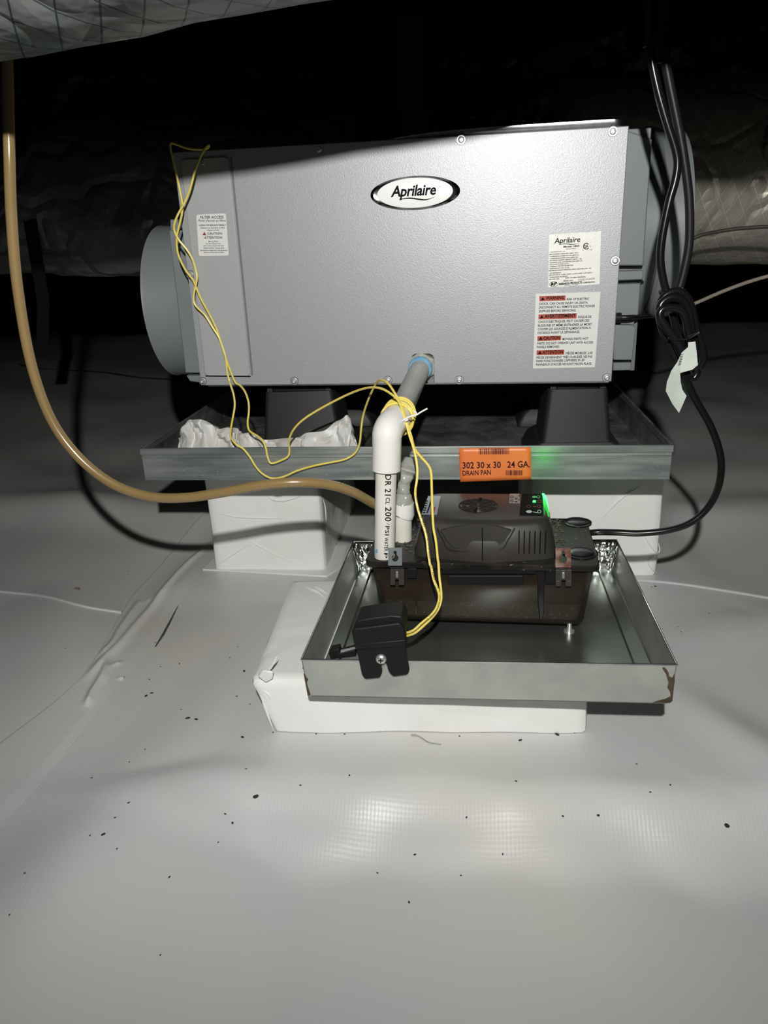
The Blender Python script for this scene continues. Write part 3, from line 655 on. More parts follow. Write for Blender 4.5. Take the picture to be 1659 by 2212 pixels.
# left side: flange box and round collar
def Ub(px0, py0, px1, py1, yf, yb, m='grey_plastic', name='side_flange', bev=.0015, **k):
    a_, b_ = aty(px0, py0, yf), aty(px1, py1, yf)
    mb = MB(); mb.box(W0, min(a_.x, b_.x), max(a_.x, b_.x), yf, yb, min(a_.z, b_.z), max(a_.z, b_.z)); return put(name, mb, m, un_, bevel=bev, **k)
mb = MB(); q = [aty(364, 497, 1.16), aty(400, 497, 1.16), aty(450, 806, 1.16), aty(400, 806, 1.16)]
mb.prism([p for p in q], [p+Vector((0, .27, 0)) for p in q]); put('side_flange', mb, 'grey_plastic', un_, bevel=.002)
mb = MB(); q = [aty(367, 474, 1.17), aty(384, 474, 1.17), aty(386, 500, 1.17), aty(368, 500, 1.17)]
mb.prism(q, [p+Vector((0, .24, 0)) for p in q]); put('flange_tab', mb, 'grey_plastic', un_, bevel=.0015)
mb = MB(); q = [aty(402, 811, 1.16), aty(450, 812, 1.16), aty(452, 829, 1.16), aty(410, 824, 1.16)]
mb.prism(q, [p+Vector((0, .24, 0)) for p in q]); put('flange_tab', mb, 'grey_plastic', un_, bevel=.0015)
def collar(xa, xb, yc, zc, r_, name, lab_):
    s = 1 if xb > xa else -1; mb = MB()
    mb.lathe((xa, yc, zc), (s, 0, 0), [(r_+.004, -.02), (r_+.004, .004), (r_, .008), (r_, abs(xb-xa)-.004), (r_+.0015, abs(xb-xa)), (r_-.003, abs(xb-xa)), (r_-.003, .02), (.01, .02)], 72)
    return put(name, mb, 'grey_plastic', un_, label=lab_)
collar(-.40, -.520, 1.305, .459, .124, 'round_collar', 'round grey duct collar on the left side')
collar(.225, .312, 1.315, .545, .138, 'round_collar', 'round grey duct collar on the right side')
mb = MB(); mb.lathe((.268, 1.315, .545), (1, 0, 0), [(.1385, 0), (.1405, .001), (.1405, .006), (.1385, .007)], 72); put('collar_groove', mb, 'plate', un_)
mb = MB(); q = [aty(1345, 278, 1.15), aty(1409, 300, 1.15), aty(1390, 574, 1.15), aty(1325, 574, 1.15)]
mb.prism(q, [p+Vector((0, .27, 0)) for p in q]); put('side_flange', mb, 'grey_plastic', un_, bevel=.002)
Ub(1350, 279, 1406, 301, 1.155, 1.40, name='flange_tab')
Ub(1330, 586, 1389, 604, 1.16, 1.40, name='flange_tab'); Ub(1325, 576, 1392, 606, 1.175, 1.40, 'plate', name='flange_gap', bev=0)
Ub(1325, 614, 1379, 681, 1.15, 1.40, name='junction_cover'); Ub(1325, 604, 1370, 800, 1.185, 1.38, 'plate', name='junction_recess', bev=0)
mb = MB(); q = [aty(1325, 702, 1.15), aty(1368, 702, 1.15), aty(1374, 709, 1.15), aty(1366, 778, 1.15), aty(1325, 778, 1.15)]
mb.prism(q, [p+Vector((0, .2, 0)) for p in q]); put('junction_cover', mb, 'grey_plastic', un_, bevel=.0015)
Ub(1325, 693, 1370, 702, 1.165, 1.36, name='flange_tab'); Ub(1325, 784, 1363, 800, 1.155, 1.36, name='flange_tab')
mb = MB(); p_ = aty(1338, 686, 1.14); mb.lathe(p_+Vector((-.02, 0, 0)), (1, 0, 0), [(.010, 0), (.010, .012), (.007, .013), (.007, .022), (.004, .023)], 16); put('cable_gland', mb, 'black_plastic', un_)
mb = MB(); mb.tube(crom([aty(*p) for p in ((1336, 686, 1.14), (1370, 685, 1.15), (1400, 683, 1.25), (1425, 680, 1.5))]), .0035, 10); put('supply_lead', mb, 'black_plastic', un_)

# ------------------------------------------------------------------ drain pipe
nutc = aty(912, 787, 1.115); VX, VY = aty(832, 1110, .850).x, .850
bot = Vector((VX, VY, .170)); elz = aty(838, 930, .85).z
axv = aty(832, 1010, .85)-aty(832, 1203, .85); 
pb = aty(830.5, 1206, .850); ptp = aty(834, 1000, .850)
dp = thing('drain_pipe', 'white plastic drain pipe elbowing down from the cabinet into the pump', 'pipe', (pb.x, pb.y, pb.z))
mb = MB(); mb.lathe(pb+Vector((0, 0, -.003)), ptp-pb, [(.0117, 0), (.0128, .0008), (.0128, (ptp-pb).length+.02)], 40); put('vertical_pipe', mb, 'pvc', dp)
rc = .0128; pd = (ptp-pb).normalized()
def pipe_hit(x, y, r_=.0131):
    d = ray(x, y); a = d-pd*d.dot(pd); b = (CAM-pb)-pd*(CAM-pb).dot(pd)
    A, B, C_ = a.dot(a), 2*a.dot(b), b.dot(b)-r_*r_; disc = B*B-4*A*C_
    if disc < 0: disc = 0
    return CAM+d*((-B-math.sqrt(disc))/(2*A))
pr = Print(pipe_hit, (780, 740, 4.423))
for t, x, y0, y1, c_ in (('SDR 21', 232, 1222, 1462, 56), ('CL', 236, 1480, 1545, 40), ('200', 232, 1572, 1708, 58), ('PSI', 232, 1752, 1842, 38), ('WATER', 226, 1862, 1995, 34), ('P', 222, 2010, 2060, 32)):
    pr.text(t, x, y0, x-4, y1, c_*1.08, .016, 0, 1.1, 3)
pr.text('/', 246, 1725, 244, 1742, 30, 0); pr.put('pipe_print', 'ink', dp)
mb = MB(); mb.add([pipe_hit(780+x/4.423, 740+y/4.423) for x, y in ((134, 1975), (158, 1978), (156, 2012), (132, 2006))], [(3, 2, 1, 0)]); put('blue_mark', mb, 'teflon', dp, smooth=False)
# elbow: hub at the bottom, bend, hub at the back
e0 = aty(834.5, 1016, .850); e1 = aty(836, 945, .850); hd = (nutc-Vector((e1.x, .88, nutc.z-.010))).normalized()
top = Vector((e1.x+.003, .850, e1.z)); q0 = aty(858, 905, .885)
back = q0+(nutc-q0).normalized()*.018
mid = [e0, e0.lerp(e1, .5), e1]
ctl = e1+(e1-e0).normalized()*((q0.z-e1.z))
bend = [(1-t)**2*e1+2*t*(1-t)*ctl+t*t*q0 for t in [k/10 for k in range(1, 11)]]
path = mid+bend+[back]
n = len(path); mb = MB(); mb.tube([path[0], path[0]+(path[1]-path[0])*.04]+path[1:], [.0142]+[.0172]*3+[.0178]*(n-4)+[.0172], 32); put('elbow', mb, 'pvc_fit', dp)
mb = MB(); nd_ = (nutc-back).normalized(); mb.lathe(back-nd_*.004, nd_, [(.0150, 0), (.0152, .012), (.0146, .013), (.0146, (nutc-back).length)], 32); put('grey_nipple', mb, 'pvc_grey', dp, label='dull grey threaded nipple')
mb = MB(); mb.lathe(nutc-nd_*.030, nd_, [(.0155, 0), (.0172, .002), (.0178, .008), (.0172, .014), (.0160, .016)], 28); put('thread_tape', mb, 'teflon', dp, label='blue thread tape')
mb = MB(); mb.lathe(nutc-nd_*.0175, nd_, [(.0185, 0), (.0222, .003), (.0222, .012), (.020, .014)], 6, ref=(0, 0, 1)); put('hex_nut', mb, 'brass', dp, smooth=False)
# ------------------------------------------------------------------ second stub with cloudy wrap
q = [(868, 1141, .905), (869, 1112, .905), (871, 1108, .905), (872, 1085, .905), (872, 1066, .905), (874, 1045, .907), (879, 1020, .91), (884, 1003, .912), (884, 988, .914)]
sc_ = [.0128, .0128, .0140, .0140, .0085, .0075, .0110, .0130, .0060]
cv = thing('outlet_stub', 'white plastic outlet stub with cloudy wrap behind the drain pipe', 'pipe fitting', aty(*q[0]))
mb = MB(); pp = [aty(*p) for p in q]; pp[0].z = .172; mb.tube(pp[:2], [.0125, .0125], 24); put('stub_pipe', mb, 'pvc', cv)
mb = MB(); mb.tube([pp[1], pp[1].lerp(pp[2], .3), pp[2], pp[3]], [.0135, .0150, .0150, .0135], 24); put('bushing', mb, 'pvc_fit', cv)
mb = MB(); c = crom(pp[3:], 5); rs = [float(np.interp(i/(len(c)-1), [k/5 for k in range(6)], sc_[3:])) for i in range(len(c))]
mb.tube(c, [r_*(1+.2*nz(i*1.1, 2, 2)) for i, r_ in enumerate(rs)], 18); mb.v = [v+Vector((nz(v.x*90, v.z*90, 1), nz(v.z*90, v.x*90, 4), 0))*.003 for v in mb.v]; put('plastic_wrap', mb, 'clear_wrap', cv)

# ------------------------------------------------------------------ condensate pump
pu = thing('condensate_pump', 'black smoked-plastic condensate pump with murky tank sitting in the small pan', 'pump', K(.14, .08, .079))
TZ0, TZ1 = .0905, .176
def rrect(fr, x0, x1, y0, y1, z, r_, k=4, bow=0):
    out = []
    for (cx_, cy_, a0) in ((x1-r_, y0+r_, -90), (x1-r_, y1-r_, 0), (x0+r_, y1-r_, 90), (x0+r_, y0+r_, 180)):
        for i in range(k+1):
            a = R(a0+90*i/k); out.append((cx_+r_*math.cos(a), cy_+r_*math.sin(a)))
    if bow:   # bow the front edge outwards
        fin = []
        for i, p_ in enumerate(out):
            fin.append(p_)
            if i == len(out)-1:
                for t in (.2, .4, .6, .8): fin.append((p_[0]+(out[0][0]-p_[0])*t, y0-bow*math.sin(math.pi*t)))
        out = fin
    return [fr(a, b, z) for a, b in out]
mb = MB(); mb.loft([rrect(K, .016, .266, .014, .148, TZ0, .012), rrect(K, .013, .268, .009, .150, TZ0+.006, .014), rrect(K, .006, .276, .004, .154, TZ1-.006, .012)]); tk = put('tank', mb, 'tank', pu)
mb = MB(); mb.loft([rrect(K, .020, .262, .018, .144, TZ0+.004, .01), rrect(K, .018, .264, .014, .146, TZ0+.026, .01)]); put('sediment', mb, 'sludge', tk)
mb = MB(); mb.loft([rrect(K, .018, .264, .0145, .146, TZ0+.0262, .01), rrect(K, .014, .268, .012, .148, TZ0+.052, .01)]); put('murky_water', mb, 'murk', tk)
mb = MB(); mb.box(K, .022, .258, .018, .13, TZ0+.053, TZ1-.006); put('inner_works', mb, 'black_plastic', tk, bevel=.003)
mb = MB(); mb.box(K, .03, .032, .012, .02, TZ0+.01, TZ1-.02); mb.box(K, .06, .0615, .008, .014, TZ0+.01, TZ1-.03); put('inner_rib', mb, 'murk', tk)
mb = MB(); mb.loft([rrect(K, .0, .281, -.002, .158, TZ1-.007, .010), rrect(K, .0, .281, -.002, .158, TZ1-.0015, .010), rrect(K, .0015, .2795, -.0005, .1565, TZ1, .009)]); put('lid_plate', mb, 'smoke', pu)
# front rib, hinges, lugs
def kb(px0, py0, px1, py1, yk, dep, m, name, parent=pu, bev=.0008, label=None):
    Pn = K(0, yk, 0); nn = (K(0, 1, 0)-K(0, 0, 0)).normalized(); q = [(px0, py0), (px1, py0), (px1, py1), (px0, py1)]
    c = [atp(x, y, Pn, nn) for x, y in q]; mb = MB(); mb.prism(c, [p_+nn*dep for p_ in c]); return put(name, mb, m, parent, bevel=bev, smooth=False, label=label)
Pn = K(0, .0015, 0); nn = (K(0, 1, 0)-K(0, 0, 0)).normalized()
c = [atp(x, y, Pn, nn) for x, y in ((1162, 1226), (1177, 1226), (1175, 1325), (1171, 1340), (1166, 1338), (1162, 1300))]; mb = MB(); mb.prism(c, [p_+nn*.01 for p_ in c]); put('front_rib', mb, 'black_plastic', tk, bevel=.0008)
kb(955, 1228, 1158, 1240, -.0005, .01, 'black_plastic', 'latch_bar', tk); kb(1178, 1232, 1204, 1262, .0, .01, 'black_plastic', 'latch_bar', tk); kb(880, 1228, 900, 1250, .0, .01, 'black_plastic', 'latch_bar', tk)
kb(968, 1244, 1130, 1262, .003, .01, 'black_plastic', 'latch_bar', tk)
for (xa, xb, ya) in ((842, 873, 1226), (1199, 1235, 1228)):
    w_ = xb-xa; kb(xa, ya, xb, ya+3, -.006, .010, 'black_plastic', 'clip_ledge'); o = kb(xa+1, ya+3, xb, ya+26, -.004, .009, 'clip', 'clip')
    kb(xa+1, ya+26, xa+w_*.38, ya+39, -.004, .007, 'clip', 'clip_prong', o); kb(xb-w_*.38, ya+26, xb, ya+39, -.004, .007, 'clip', 'clip_prong', o)
    kb(xa+w_*.28, ya+4, xa+w_*.34, ya+38, -.0055, .002, 'clip', 'clip_prong', o, 0); kb(xb-w_*.34, ya+4, xb-w_*.28, ya+38, -.0055, .002, 'clip', 'clip_prong', o, 0)
    kb(xa+w_*.42, ya+9, xa+w_*.58, ya+22, -.006, .002, 'zinc', 'clip_pin', o, .0005)
def lug(px0, py0, px1, py1, m, label):
    Pn = K(0, -.0035, 0); c4 = [(px0, py1), (px1, py1), (px1, py0), (px0, py0)]; cx_, cy_ = (px0+px1)/2, (py0+py1)/2+3
    hole = []; rr_ = (px1-px0)*.245
    for k in range(20):
        a = R(-62+304*k/19+0); hole.append((cx_+rr_*math.sin(R(28)+R(304)*k/19), cy_-rr_*math.cos(R(28)+R(304)*k/19)))
    slot = [(cx_-rr_*.45, cy_-rr_*1.9), (cx_-rr_*.2, cy_-rr_*2.15), (cx_+rr_*.2, cy_-rr_*2.15), (cx_+rr_*.45, cy_-rr_*1.9)]
    hole = hole+slot      # clockwise keyhole outline
    out = c4; T_ = lambda p_, o_: atp(p_[0], p_[1], K(0, -.0035+o_, 0), nn)
    # plate with a keyhole: bridge the outline and the hole with quads by angle
    N = 48; ho = []; ou = []
    hp_ = hole+[hole[0]]
    seg_ = [(Vector(hp_[i]), Vector(hp_[i+1])) for i in range(len(hole))]; op_ = out+[out[0]]; segO = [(Vector(op_[i]), Vector(op_[i+1])) for i in range(4)]
    C_ = Vector((cx_, cy_-rr_*.3))
    def cast(dv, segs, far=True):
        best = None
        for a, b in segs:
            e = b-a; den = dv.x*e.y-dv.y*e.x
            if abs(den) < 1e-9: continue
            t = ((a.x-C_.x)*e.y-(a.y-C_.y)*e.x)/den; s_ = ((a.x-C_.x)*dv.y-(a.y-C_.y)*dv.x)/den
            if t > 0 and -1e-6 <= s_ <= 1+1e-6 and (best is None or t > best): best = t
        return C_+dv*(best or 1)
    angs = sorted([2*math.pi*k/N for k in range(N)]+[math.atan2(p[1]-C_.y, p[0]-C_.x) % (2*math.pi) for p in out])
    for a in angs:
        dv = Vector((math.cos(a), math.sin(a))); ho.append(cast(dv, seg_)); ou.append(cast(dv, segO))
    n_ = len(angs); mb = MB(); V = [T_(p_, o_) for o_ in (0, .0014) for L_ in (ou, ho) for p_ in L_]
    F = []
    for i in range(n_):
        j = (i+1) % n_; F += [(i, j, n_+j, n_+i), (2*n_+i, 3*n_+i, 3*n_+j, 2*n_+j), (i, 2*n_+i, 2*n_+j, j), (n_+i, n_+j, 3*n_+j, 3*n_+i)]
    mb.add(V, F); return put('hanger_lug', mb, m, pu, smooth=False, label=label)
lug(838.5, 1183, 868.5, 1222, 'zinc', 'clean zinc-plated hanger lug'); lug(1200, 1184, 1233.5, 1226, 'rust_red', 'rusty red-brown hanger lug')
# dome
DX0, DX1 = .058, .232
dz_ = [(TZ1-.0005, 0, 0), (TZ1+.004, .0, .0), (TZ1+.022, .004, .003), (TZ1+.040, .009, .008), (TZ1+.0455, .012, .012), (TZ1+.0468, .016, .018)]
mb = MB(); mb.loft([rrect(K, DX0+i_, DX1-i_*.9, .012+j_+.004, .138-j_, z_, .016, bow=.012-i_*.3) for z_, i_, j_ in dz_]); dm = put('dome', mb, 'dome', pu, angle=50)
ZT = TZ1+.0468
tp = lambda x, y: atz(x, y, ZT+.0004)
mb = MB(); 
kx, ky = 1033, 1092
def tpoly(mb, pts, h0=0, h1=.0012): c = [atz(x, y, ZT+h0) for x, y in pts]; mb.prism([Vector((p.x, p.y, p.z)) for p in c], [Vector((p.x, p.y, p.z+h1)) for p in c])
gc = atz(kx, ky, ZT)
mb = MB()
for rr_ in (.010, .015, .020, .0245): mb.tube([gc+Vector((rr_*math.cos(2*math.pi*k/40), rr_*math.sin(2*math.pi*k/40), .0004)) for k in range(41)], .0006, 6, False)
put('grille_ring', mb, 'smoke', dm)
mb = MB()
for k in range(10):
    a = 2*math.pi*k/10+.2; dv = Vector((math.cos(a), math.sin(a), 0)); sv = Vector((-math.sin(a), math.cos(a), 0)); p0, p1 = gc+dv*.004, gc+dv*.0245
    mb.prism([p0-sv*.0006, p0+sv*.0006, p1+sv*.0009, p1-sv*.0009], [v+Vector((0, 0, .0013)) for v in (p0-sv*.0006, p0+sv*.0006, p1+sv*.0009, p1-sv*.0009)])
put('grille_spoke', mb, 'smoke', dm)
mb = MB()
for a in (1.45, 4.55): 
    dv = Vector((math.cos(a), math.sin(a), 0)); sv = Vector((-math.sin(a), math.cos(a), 0)); p0, p1 = gc+dv*.008, gc+dv*.026
    mb.prism([p0, p0+sv*.0002, p1+sv*.0022, p1-sv*.0022], [v+Vector((0, 0, .0016)) for v in (p0, p0+sv*.0002, p1+sv*.0022, p1-sv*.0022)])
put('grille_slot', mb, 'ink', dm)
# handle scoop on the dome front
def dome_front(x, y, off=0):
    d = ray(x, y); a = K(DX0, .016-.009-off, TZ1); b = K(DX1, .016-.009-off, TZ1); nn2 = ((b-a).cross(Vector((0, .16, 1)))).normalized(); return CAM+d*((a-CAM).dot(nn2)/d.dot(nn2))
sc1 = [(945, 1140), (957, 1165), (978, 1189), (1075, 1189), (1098, 1165), (1112, 1140)]
mb = MB(); mb.tube(crom([dome_front(x, y, .001) for x, y in sc1], 5), .0009, 6); put('scoop_rim', mb, 'dome', dm)
mb = MB(); c = [dome_front(x, y, .0012) for x, y in [(952, 1146), (965, 1168), (981, 1184), (1072, 1184), (1090, 1168), (1105, 1146), (1080, 1139), (1030, 1135), (980, 1139)]]; mb.prism(c, [p_+Vector((0, .004, 0)) for p_ in c]); put('scoop', mb, 'dome', dm)
mb = MB(); mb.box(K, .143, .1442, .003, .006, TZ1+.002, TZ1+.044); put('dome_seam', mb, 'ink', dm)
mb = MB()
for k in range(6): mb.box(K, DX0+.128+k*.0062, DX0+.1292+k*.0062, .0068+k*.0004, .009, TZ1+.012, TZ1+.040)
put('dome_rib', mb, 'black_gloss', dm)
def top_sticker(name, q, m, lab_=None):
    mb = MB(); tpoly(mb, q, .0003, .0004); return put(name, mb, m, dm, smooth=False, label=lab_)
s1 = top_sticker('pump_sticker', [(910, 1112), (944, 1112), (952, 1072), (925, 1072)][::1], 'zinc', 'small silver rating sticker')
tz = lambda x, y: atz(x, y, ZT+.0009)
pr = Print(tz); pr.poly([(921, 1108), (924, 1108), (933, 1082), (930, 1082)][::-1])
for k in range(6): pr.poly([(913+k*1.1, 1108-k*5), (919+k*1.1, 1108-k*5), (919+k*1.1, 1106-k*5), (913+k*1.1, 1106-k*5)][::-1])
pr.put('print', 'ink', s1)
pr = Print(tz); pr.poly([(930, 1109), (938, 1109), (941, 1095), (934, 1095)][::-1]); pr.put('red_print', 'ink_red', s1)
s2 = top_sticker('mark_sticker', [(1100, 1086), (1123, 1087), (1122, 1067), (1101, 1067)], 'zinc', 'small silver approval sticker')
pr = Print(tz)
for (x, y, w_, h_) in ((1102, 1071, 8, 5), (1102, 1079, 8, 5), (1112, 1075, 6, 4), (1112, 1082, 6, 3), (1119, 1070, 3, 2), (1119, 1078, 3, 2)): ringp(pr, x+w_/2, y+h_/2, w_/2, h_/2, 1, n=10)
pr.put('print', 'ink', s2)
pnl = top_sticker('indicator_panel', [(1122, 1113), (1174, 1114), (1172, 1067), (1127, 1067)], 'ink', 'black indicator panel with small icons')
cz = (980, 950, 6.9125)
pr = Print(tz, cz); ringp(pr, 1265, 853, 26, 20, 7, n=20); pr.poly([(1170, 862), (1180, 842), (1215, 838), (1245, 848), (1240, 862), (1200, 868)][::-1]); pr.put('green_icon', 'ink_green', pnl)
pr = Print(tz, cz); pr.poly([(1075, 1072), (1105, 1052), (1150, 1052), (1175, 1072), (1150, 1092), (1105, 1092)][::-1]); ringp(pr, 1278, 1072, 30, 26, 9, n=20); pr.poly([(1180, 1072), (1250, 1082), (1250, 1092), (1190, 1082)][::-1]); pr.put('white_icon', 'ink_white', pnl)
pr = Print(tz, cz); ringp(pr, 1120, 993, 32, 20, 6, n=20); ringp(pr, 1275, 995, 26, 24, 7, n=20); ringp(pr, 1280, 918, 36, 22, 6, n=20); pr.poly([(1190, 990), (1245, 996), (1245, 1003), (1190, 999)][::-1]); pr.put('red_icon', 'ink_red', pnl)
mb = MB(); tpoly(mb, [(980+1180/6.9125, 950+935/6.9125), (980+1225/6.9125, 950+935/6.9125), (980+1222/6.9125, 950+915/6.9125), (980+1185/6.9125, 950+915/6.9125)], .0006, .0008); put('indicator_light', mb, 'led', pnl)
# glowing right edge of the dome (light of the status lamp inside)
pe = K(DX1-.011, .118, ZT-.004)
mb = MB(); mb.tube([K(DX1-.0125, .122, ZT-.0008), K(DX1-.0118, .112, ZT-.0015), K(DX1-.0105, .100, ZT-.004), K(DX1-.009, .090, ZT-.009), K(DX1-.007, .080, ZT-.016)], [.0022, .0030, .0026, .0018, .0008], 8); put('status_light', mb, 'led', dm, label='glowing green status light')
gl = bpy.data.lights.new('green_status_lamp', 'POINT'); gl.energy = .022; gl.color = (.03, 1, .10); gl.shadow_soft_size = .006
go = bpy.data.objects.new('green_status_lamp', gl); COL.objects.link(go); go.location = K(DX1+.001, .135, ZT+.012)
# plugs, dirt, foot
for (px, py, r_) in ((1248, 1129, .0168), (1255, 1196, .0168)):
    p_ = atz(px, py, TZ1); mb = MB(); prof = [(r_+.0016, -.001), (r_+.0016, .0012), (r_, .0014), (r_-.001, .0016)]+[(r_*math.cos(a)*.95, .0012+.0030*math.sin(a)) for a in (.2, .5, .8, 1.1, 1.35, 1.57)]
    mb.lathe(p_, (0, 0, 1), prof, 32); put('round_plug', mb, 'black_gloss', pu)
mb = MB()
for k in range(260):
    a = random.random(); x = DX1-.002+.016*random.random()**1.5 if a < .6 else .015+.04*random.random(); y = .03+.12*random.random(); p_ = K(x, y, TZ1)
    s_ = .0006+.0012*random.random(); mb.lathe(p_+Vector((0, 0, -.0002)), (random.random()-.5, random.random()-.5, 1), [(s_*1.4, 0), (s_, s_*.9), (s_*.2, s_*1.3)], 5)
o = put('dust_clumps', mb, 'dirt', pu, smooth=False); o['kind'] = 'stuff'
for (x, y) in ((.250, .016), (.03, .02), (.250, .135), (.03, .135)):
    p_ = K(x, y, .0); base = Q(0, 0, -.045).z+.0006
    p_ = Vector((p_.x, p_.y, .0792 if x > .1 else .0775)); mb = MB(); mb.lathe(p_, (0, 0, 1), [(.0065, -.001), (.0065, .0015), (.003, .002), (.003, TZ0+.001-p_.z)], 16); put('levelling_screw', mb, 'chrome', pu)

# ------------------------------------------------------------------ small drain pan
sp2 = thing('drain_pan', 'small galvanised drain pan holding the pump on the low white slab', 'drain pan', Q(.196, .168, -.0465))
W_, L_, H2, T2 = .3919, .3351, .0465, .0011
def Qt(x, y, z):      # the back is pinched in a little, the sides lean out a touch at the rim
    k = y/L_*.012; xx = W_/2+(x-W_/2)*(1-k*1.9); lean = -.0035*(-z/H2)*(1 if x < W_/2 else -1)*-1
    return Q(xx-lean*0+(.004*(-z/H2) if x < .01 else (-.0035*(-z/H2) if x > W_-.01 else 0)), y, z)
mb = MB(); mb.box(Qt, .003, W_-.003, .0, L_, -H2, -H2+T2); put('pan_floor', mb, 'galv_floor', sp2, smooth=False)
mb = MB(); mb.box(Qt, 0, W_, 0, T2, -H2, 0); fw2 = put('front_wall', mb, 'galv', sp2, smooth=False)
mb = MB(); mb.box(Qt, 0, W_, L_-T2, L_, -H2, 0); put('back_wall', mb, 'galv', sp2, smooth=False)
for x in (0, W_-T2):
    mb = MB(); mb.box(Qt, x, x+T2, 0, L_, -H2, 0); put('side_wall', mb, 'galv', sp2, smooth=False)
mb = MB()
for c_ in ([Qt(0, 0, 0), Qt(W_, 0, 0)], [Qt(0, 0, 0), Qt(0, L_, 0)], [Qt(W_, 0, 0), Qt(W_, L_, 0)], [Qt(0, L_, 0), Qt(W_, L_, 0)]): mb.tube(c_, .0012, 8)
put('rolled_rim', mb, 'bright_metal', sp2)
for s_ in (0, 1):     # added strip on each side, standing in for the wall's reflection in the floor
    x0_ = .026 if s_ == 0 else W_-.030; x1_ = x0_+.004
    mb = MB(); a, b = (.004, x0_) if s_ == 0 else (x0_+.004, W_-.004); mb.box(Qt, a, b, .002, L_-.002, -H2+T2, -H2+.0042); put('reflection_strip', mb, 'galv_floor', sp2, bevel=.0015)
for seed, (cx_, x0_, x1_) in enumerate(((.02, .002, .040), (W_-.02, W_-.036, W_-.002))):
    rows = []
    for i in range(22):
        row = []
        for j in range(20):
            x = x0_+(x1_-x0_)*i/21; z = -H2*.97+H2*.98*j/19; e = min(i, 21-i, j, 19-j); a_ = 0 if e == 0 else .0045*abs(nz(x*130, z*120, seed*9+1))+.002
            row.append(Qt(x, L_-.0015-a_-.0004, z))
        rows.append(row)
    mb = MB(); mb.grid(rows); o = put('foil_tape', mb, 'foil', sp2, angle=30, solid=.0004)
    rows = []
    for i in range(14):
        row = []
        for j in range(18):
            y = L_-.022+.020*i/13; z = -H2*.9+H2*.9*j/17; e = min(i, 13-i, j, 17-j); a_ = 0 if e == 0 else .003*abs(nz(y*140, z*120, seed*7+3))+.001
            xx = (T2+.0006+a_+.0003) if seed == 0 else (W_-T2-.0006-a_-.0003)
            row.append(Qt(xx+(.004*(-z/H2) if seed == 0 else -.004*(-z/H2)), y, z))
        rows.append(row)
    mb = MB(); mb.grid(rows); put('foil_tape', mb, 'foil', sp2, angle=30, solid=.0004)
# rust patches: thin scabs on the corners of the front wall
hq = face_hit(Q, -.0004)
def scab(pts, m='rust'):
    c = [hq(x, y) for x, y in pts]; mb = MB(); mb.prism([p_+Vector((0, .0006, 0)) for p_ in c], c); put('rust_patch', mb, m, sp2, smooth=False)
zc = lambda L2: [(1250+x/6.636, 1350+y/6.636) for x, y in L2]
scab(zc([(1200, 612), (1230, 610), (1265, 640), (1290, 690), (1300, 740), (1345, 760), (1372, 700), (1378, 800), (1365, 900), (1352, 1020), (1345, 1095), (1300, 1118), (1180, 1112), (1060, 1115), (1130, 1090), (1250, 1060), (1320, 1020), (1310, 960), (1270, 900), (1290, 830), (1270, 770), (1250, 700), (1210, 640)]))
scab([(655.5, 1455), (660, 1459), (662, 1464), (666, 1468), (663, 1474), (664, 1480), (671, 1502), (664.5, 1502.5)])
# ------------------------------------------------------------------ float switch clipped on the front rim
fz = thing('float_switch', 'black clip-on float switch hanging on the front rim of the small pan', 'float switch', aty(828, 1420, .688))
def sw(name, pts, y0, y1, m='black_bracket', bev=.0012, parent=fz, **k):
    mb = MB(); c = [aty(x, y, y0) for x, y in pts]; mb.prism(c, [p_+Vector((0, y1-y0, 0)) for p_ in c]); return put(name, mb, m, parent, bevel=bev, **k)
zz = lambda L2: [(690+x/7.541, 1320+y/7.541) for x, y in L2]
def rnd(pts, r_=3, k=3):
    out = []; n = len(pts)
    for i in range(n):
        p, a, b = Vector(pts[i]), Vector(pts[i-1]), Vector(pts[(i+1) % n]); rr_ = min(r_, (a-p).length*.45, (b-p).length*.45); da = (a-p).normalized(); db = (b-p).normalized()
        for j in range(k+1): t = j/k; out.append(tuple(p+da*rr_*(1-t)**2+db*rr_*t**2))
    return out
sw('bracket', rnd(zz([(598, 620), (1395, 560), (1440, 800), (1470, 960), (1440, 1040), (1200, 1072), (1130, 1000), (1085, 845), (1000, 850), (1028, 980), (990, 1090), (740, 1115), (690, 1040), (640, 800)]), 5), .6865, .6885)
sw('bracket_fold', zz([(560, 545), (1400, 470), (1400, 580), (598, 635)]), .6845, .700, bev=.001)
sw('housing', rnd(zz([(518, 330), (560, 270), (610, 150), (840, 110), (1180, 70), (1340, 85), (1400, 210), (1395, 490), (570, 570)]), 4), .690, .722, bev=.0025)
sw('housing_top', rnd(zz([(560, 290), (1300, 195), (1370, 270), (1395, 480), (565, 565), (525, 350)]), 4), .6855, .692, bev=.002)
sw('float_arm', zz([(580, 625), (600, 745), (180, 790), (150, 700), (165, 650), (320, 612), (330, 690)]), .700, .712, bev=.001)
sw('arm_strip', zz([(345, 645), (595, 590), (600, 610), (350, 680)]), .697, .699, 'zinc', 0)
c = aty(690+1005/7.541, 1320+780/7.541, .6865); mb = MB(); mb.lathe(c, (0, -1, 0), [(.0058, -.001), (.0058, .0005)]+[(.0058*math.cos(a), .0005+.0034*math.sin(a)) for a in (.3, .6, .9, 1.2, 1.5)], 24); sc2 = put('screw', mb, 'chrome', fz)
mb = MB(); F1 = lambda x, y, z: c+Vector((x, y, z)); mb.box(F1, -.0026, .0026, -.0042, -.0030, -.0005, .0005); mb.box(F1, -.0005, .0005, -.0042, -.0030, -.0026, .0026); put('cross_slot', mb, 'ink', sc2, smooth=False)

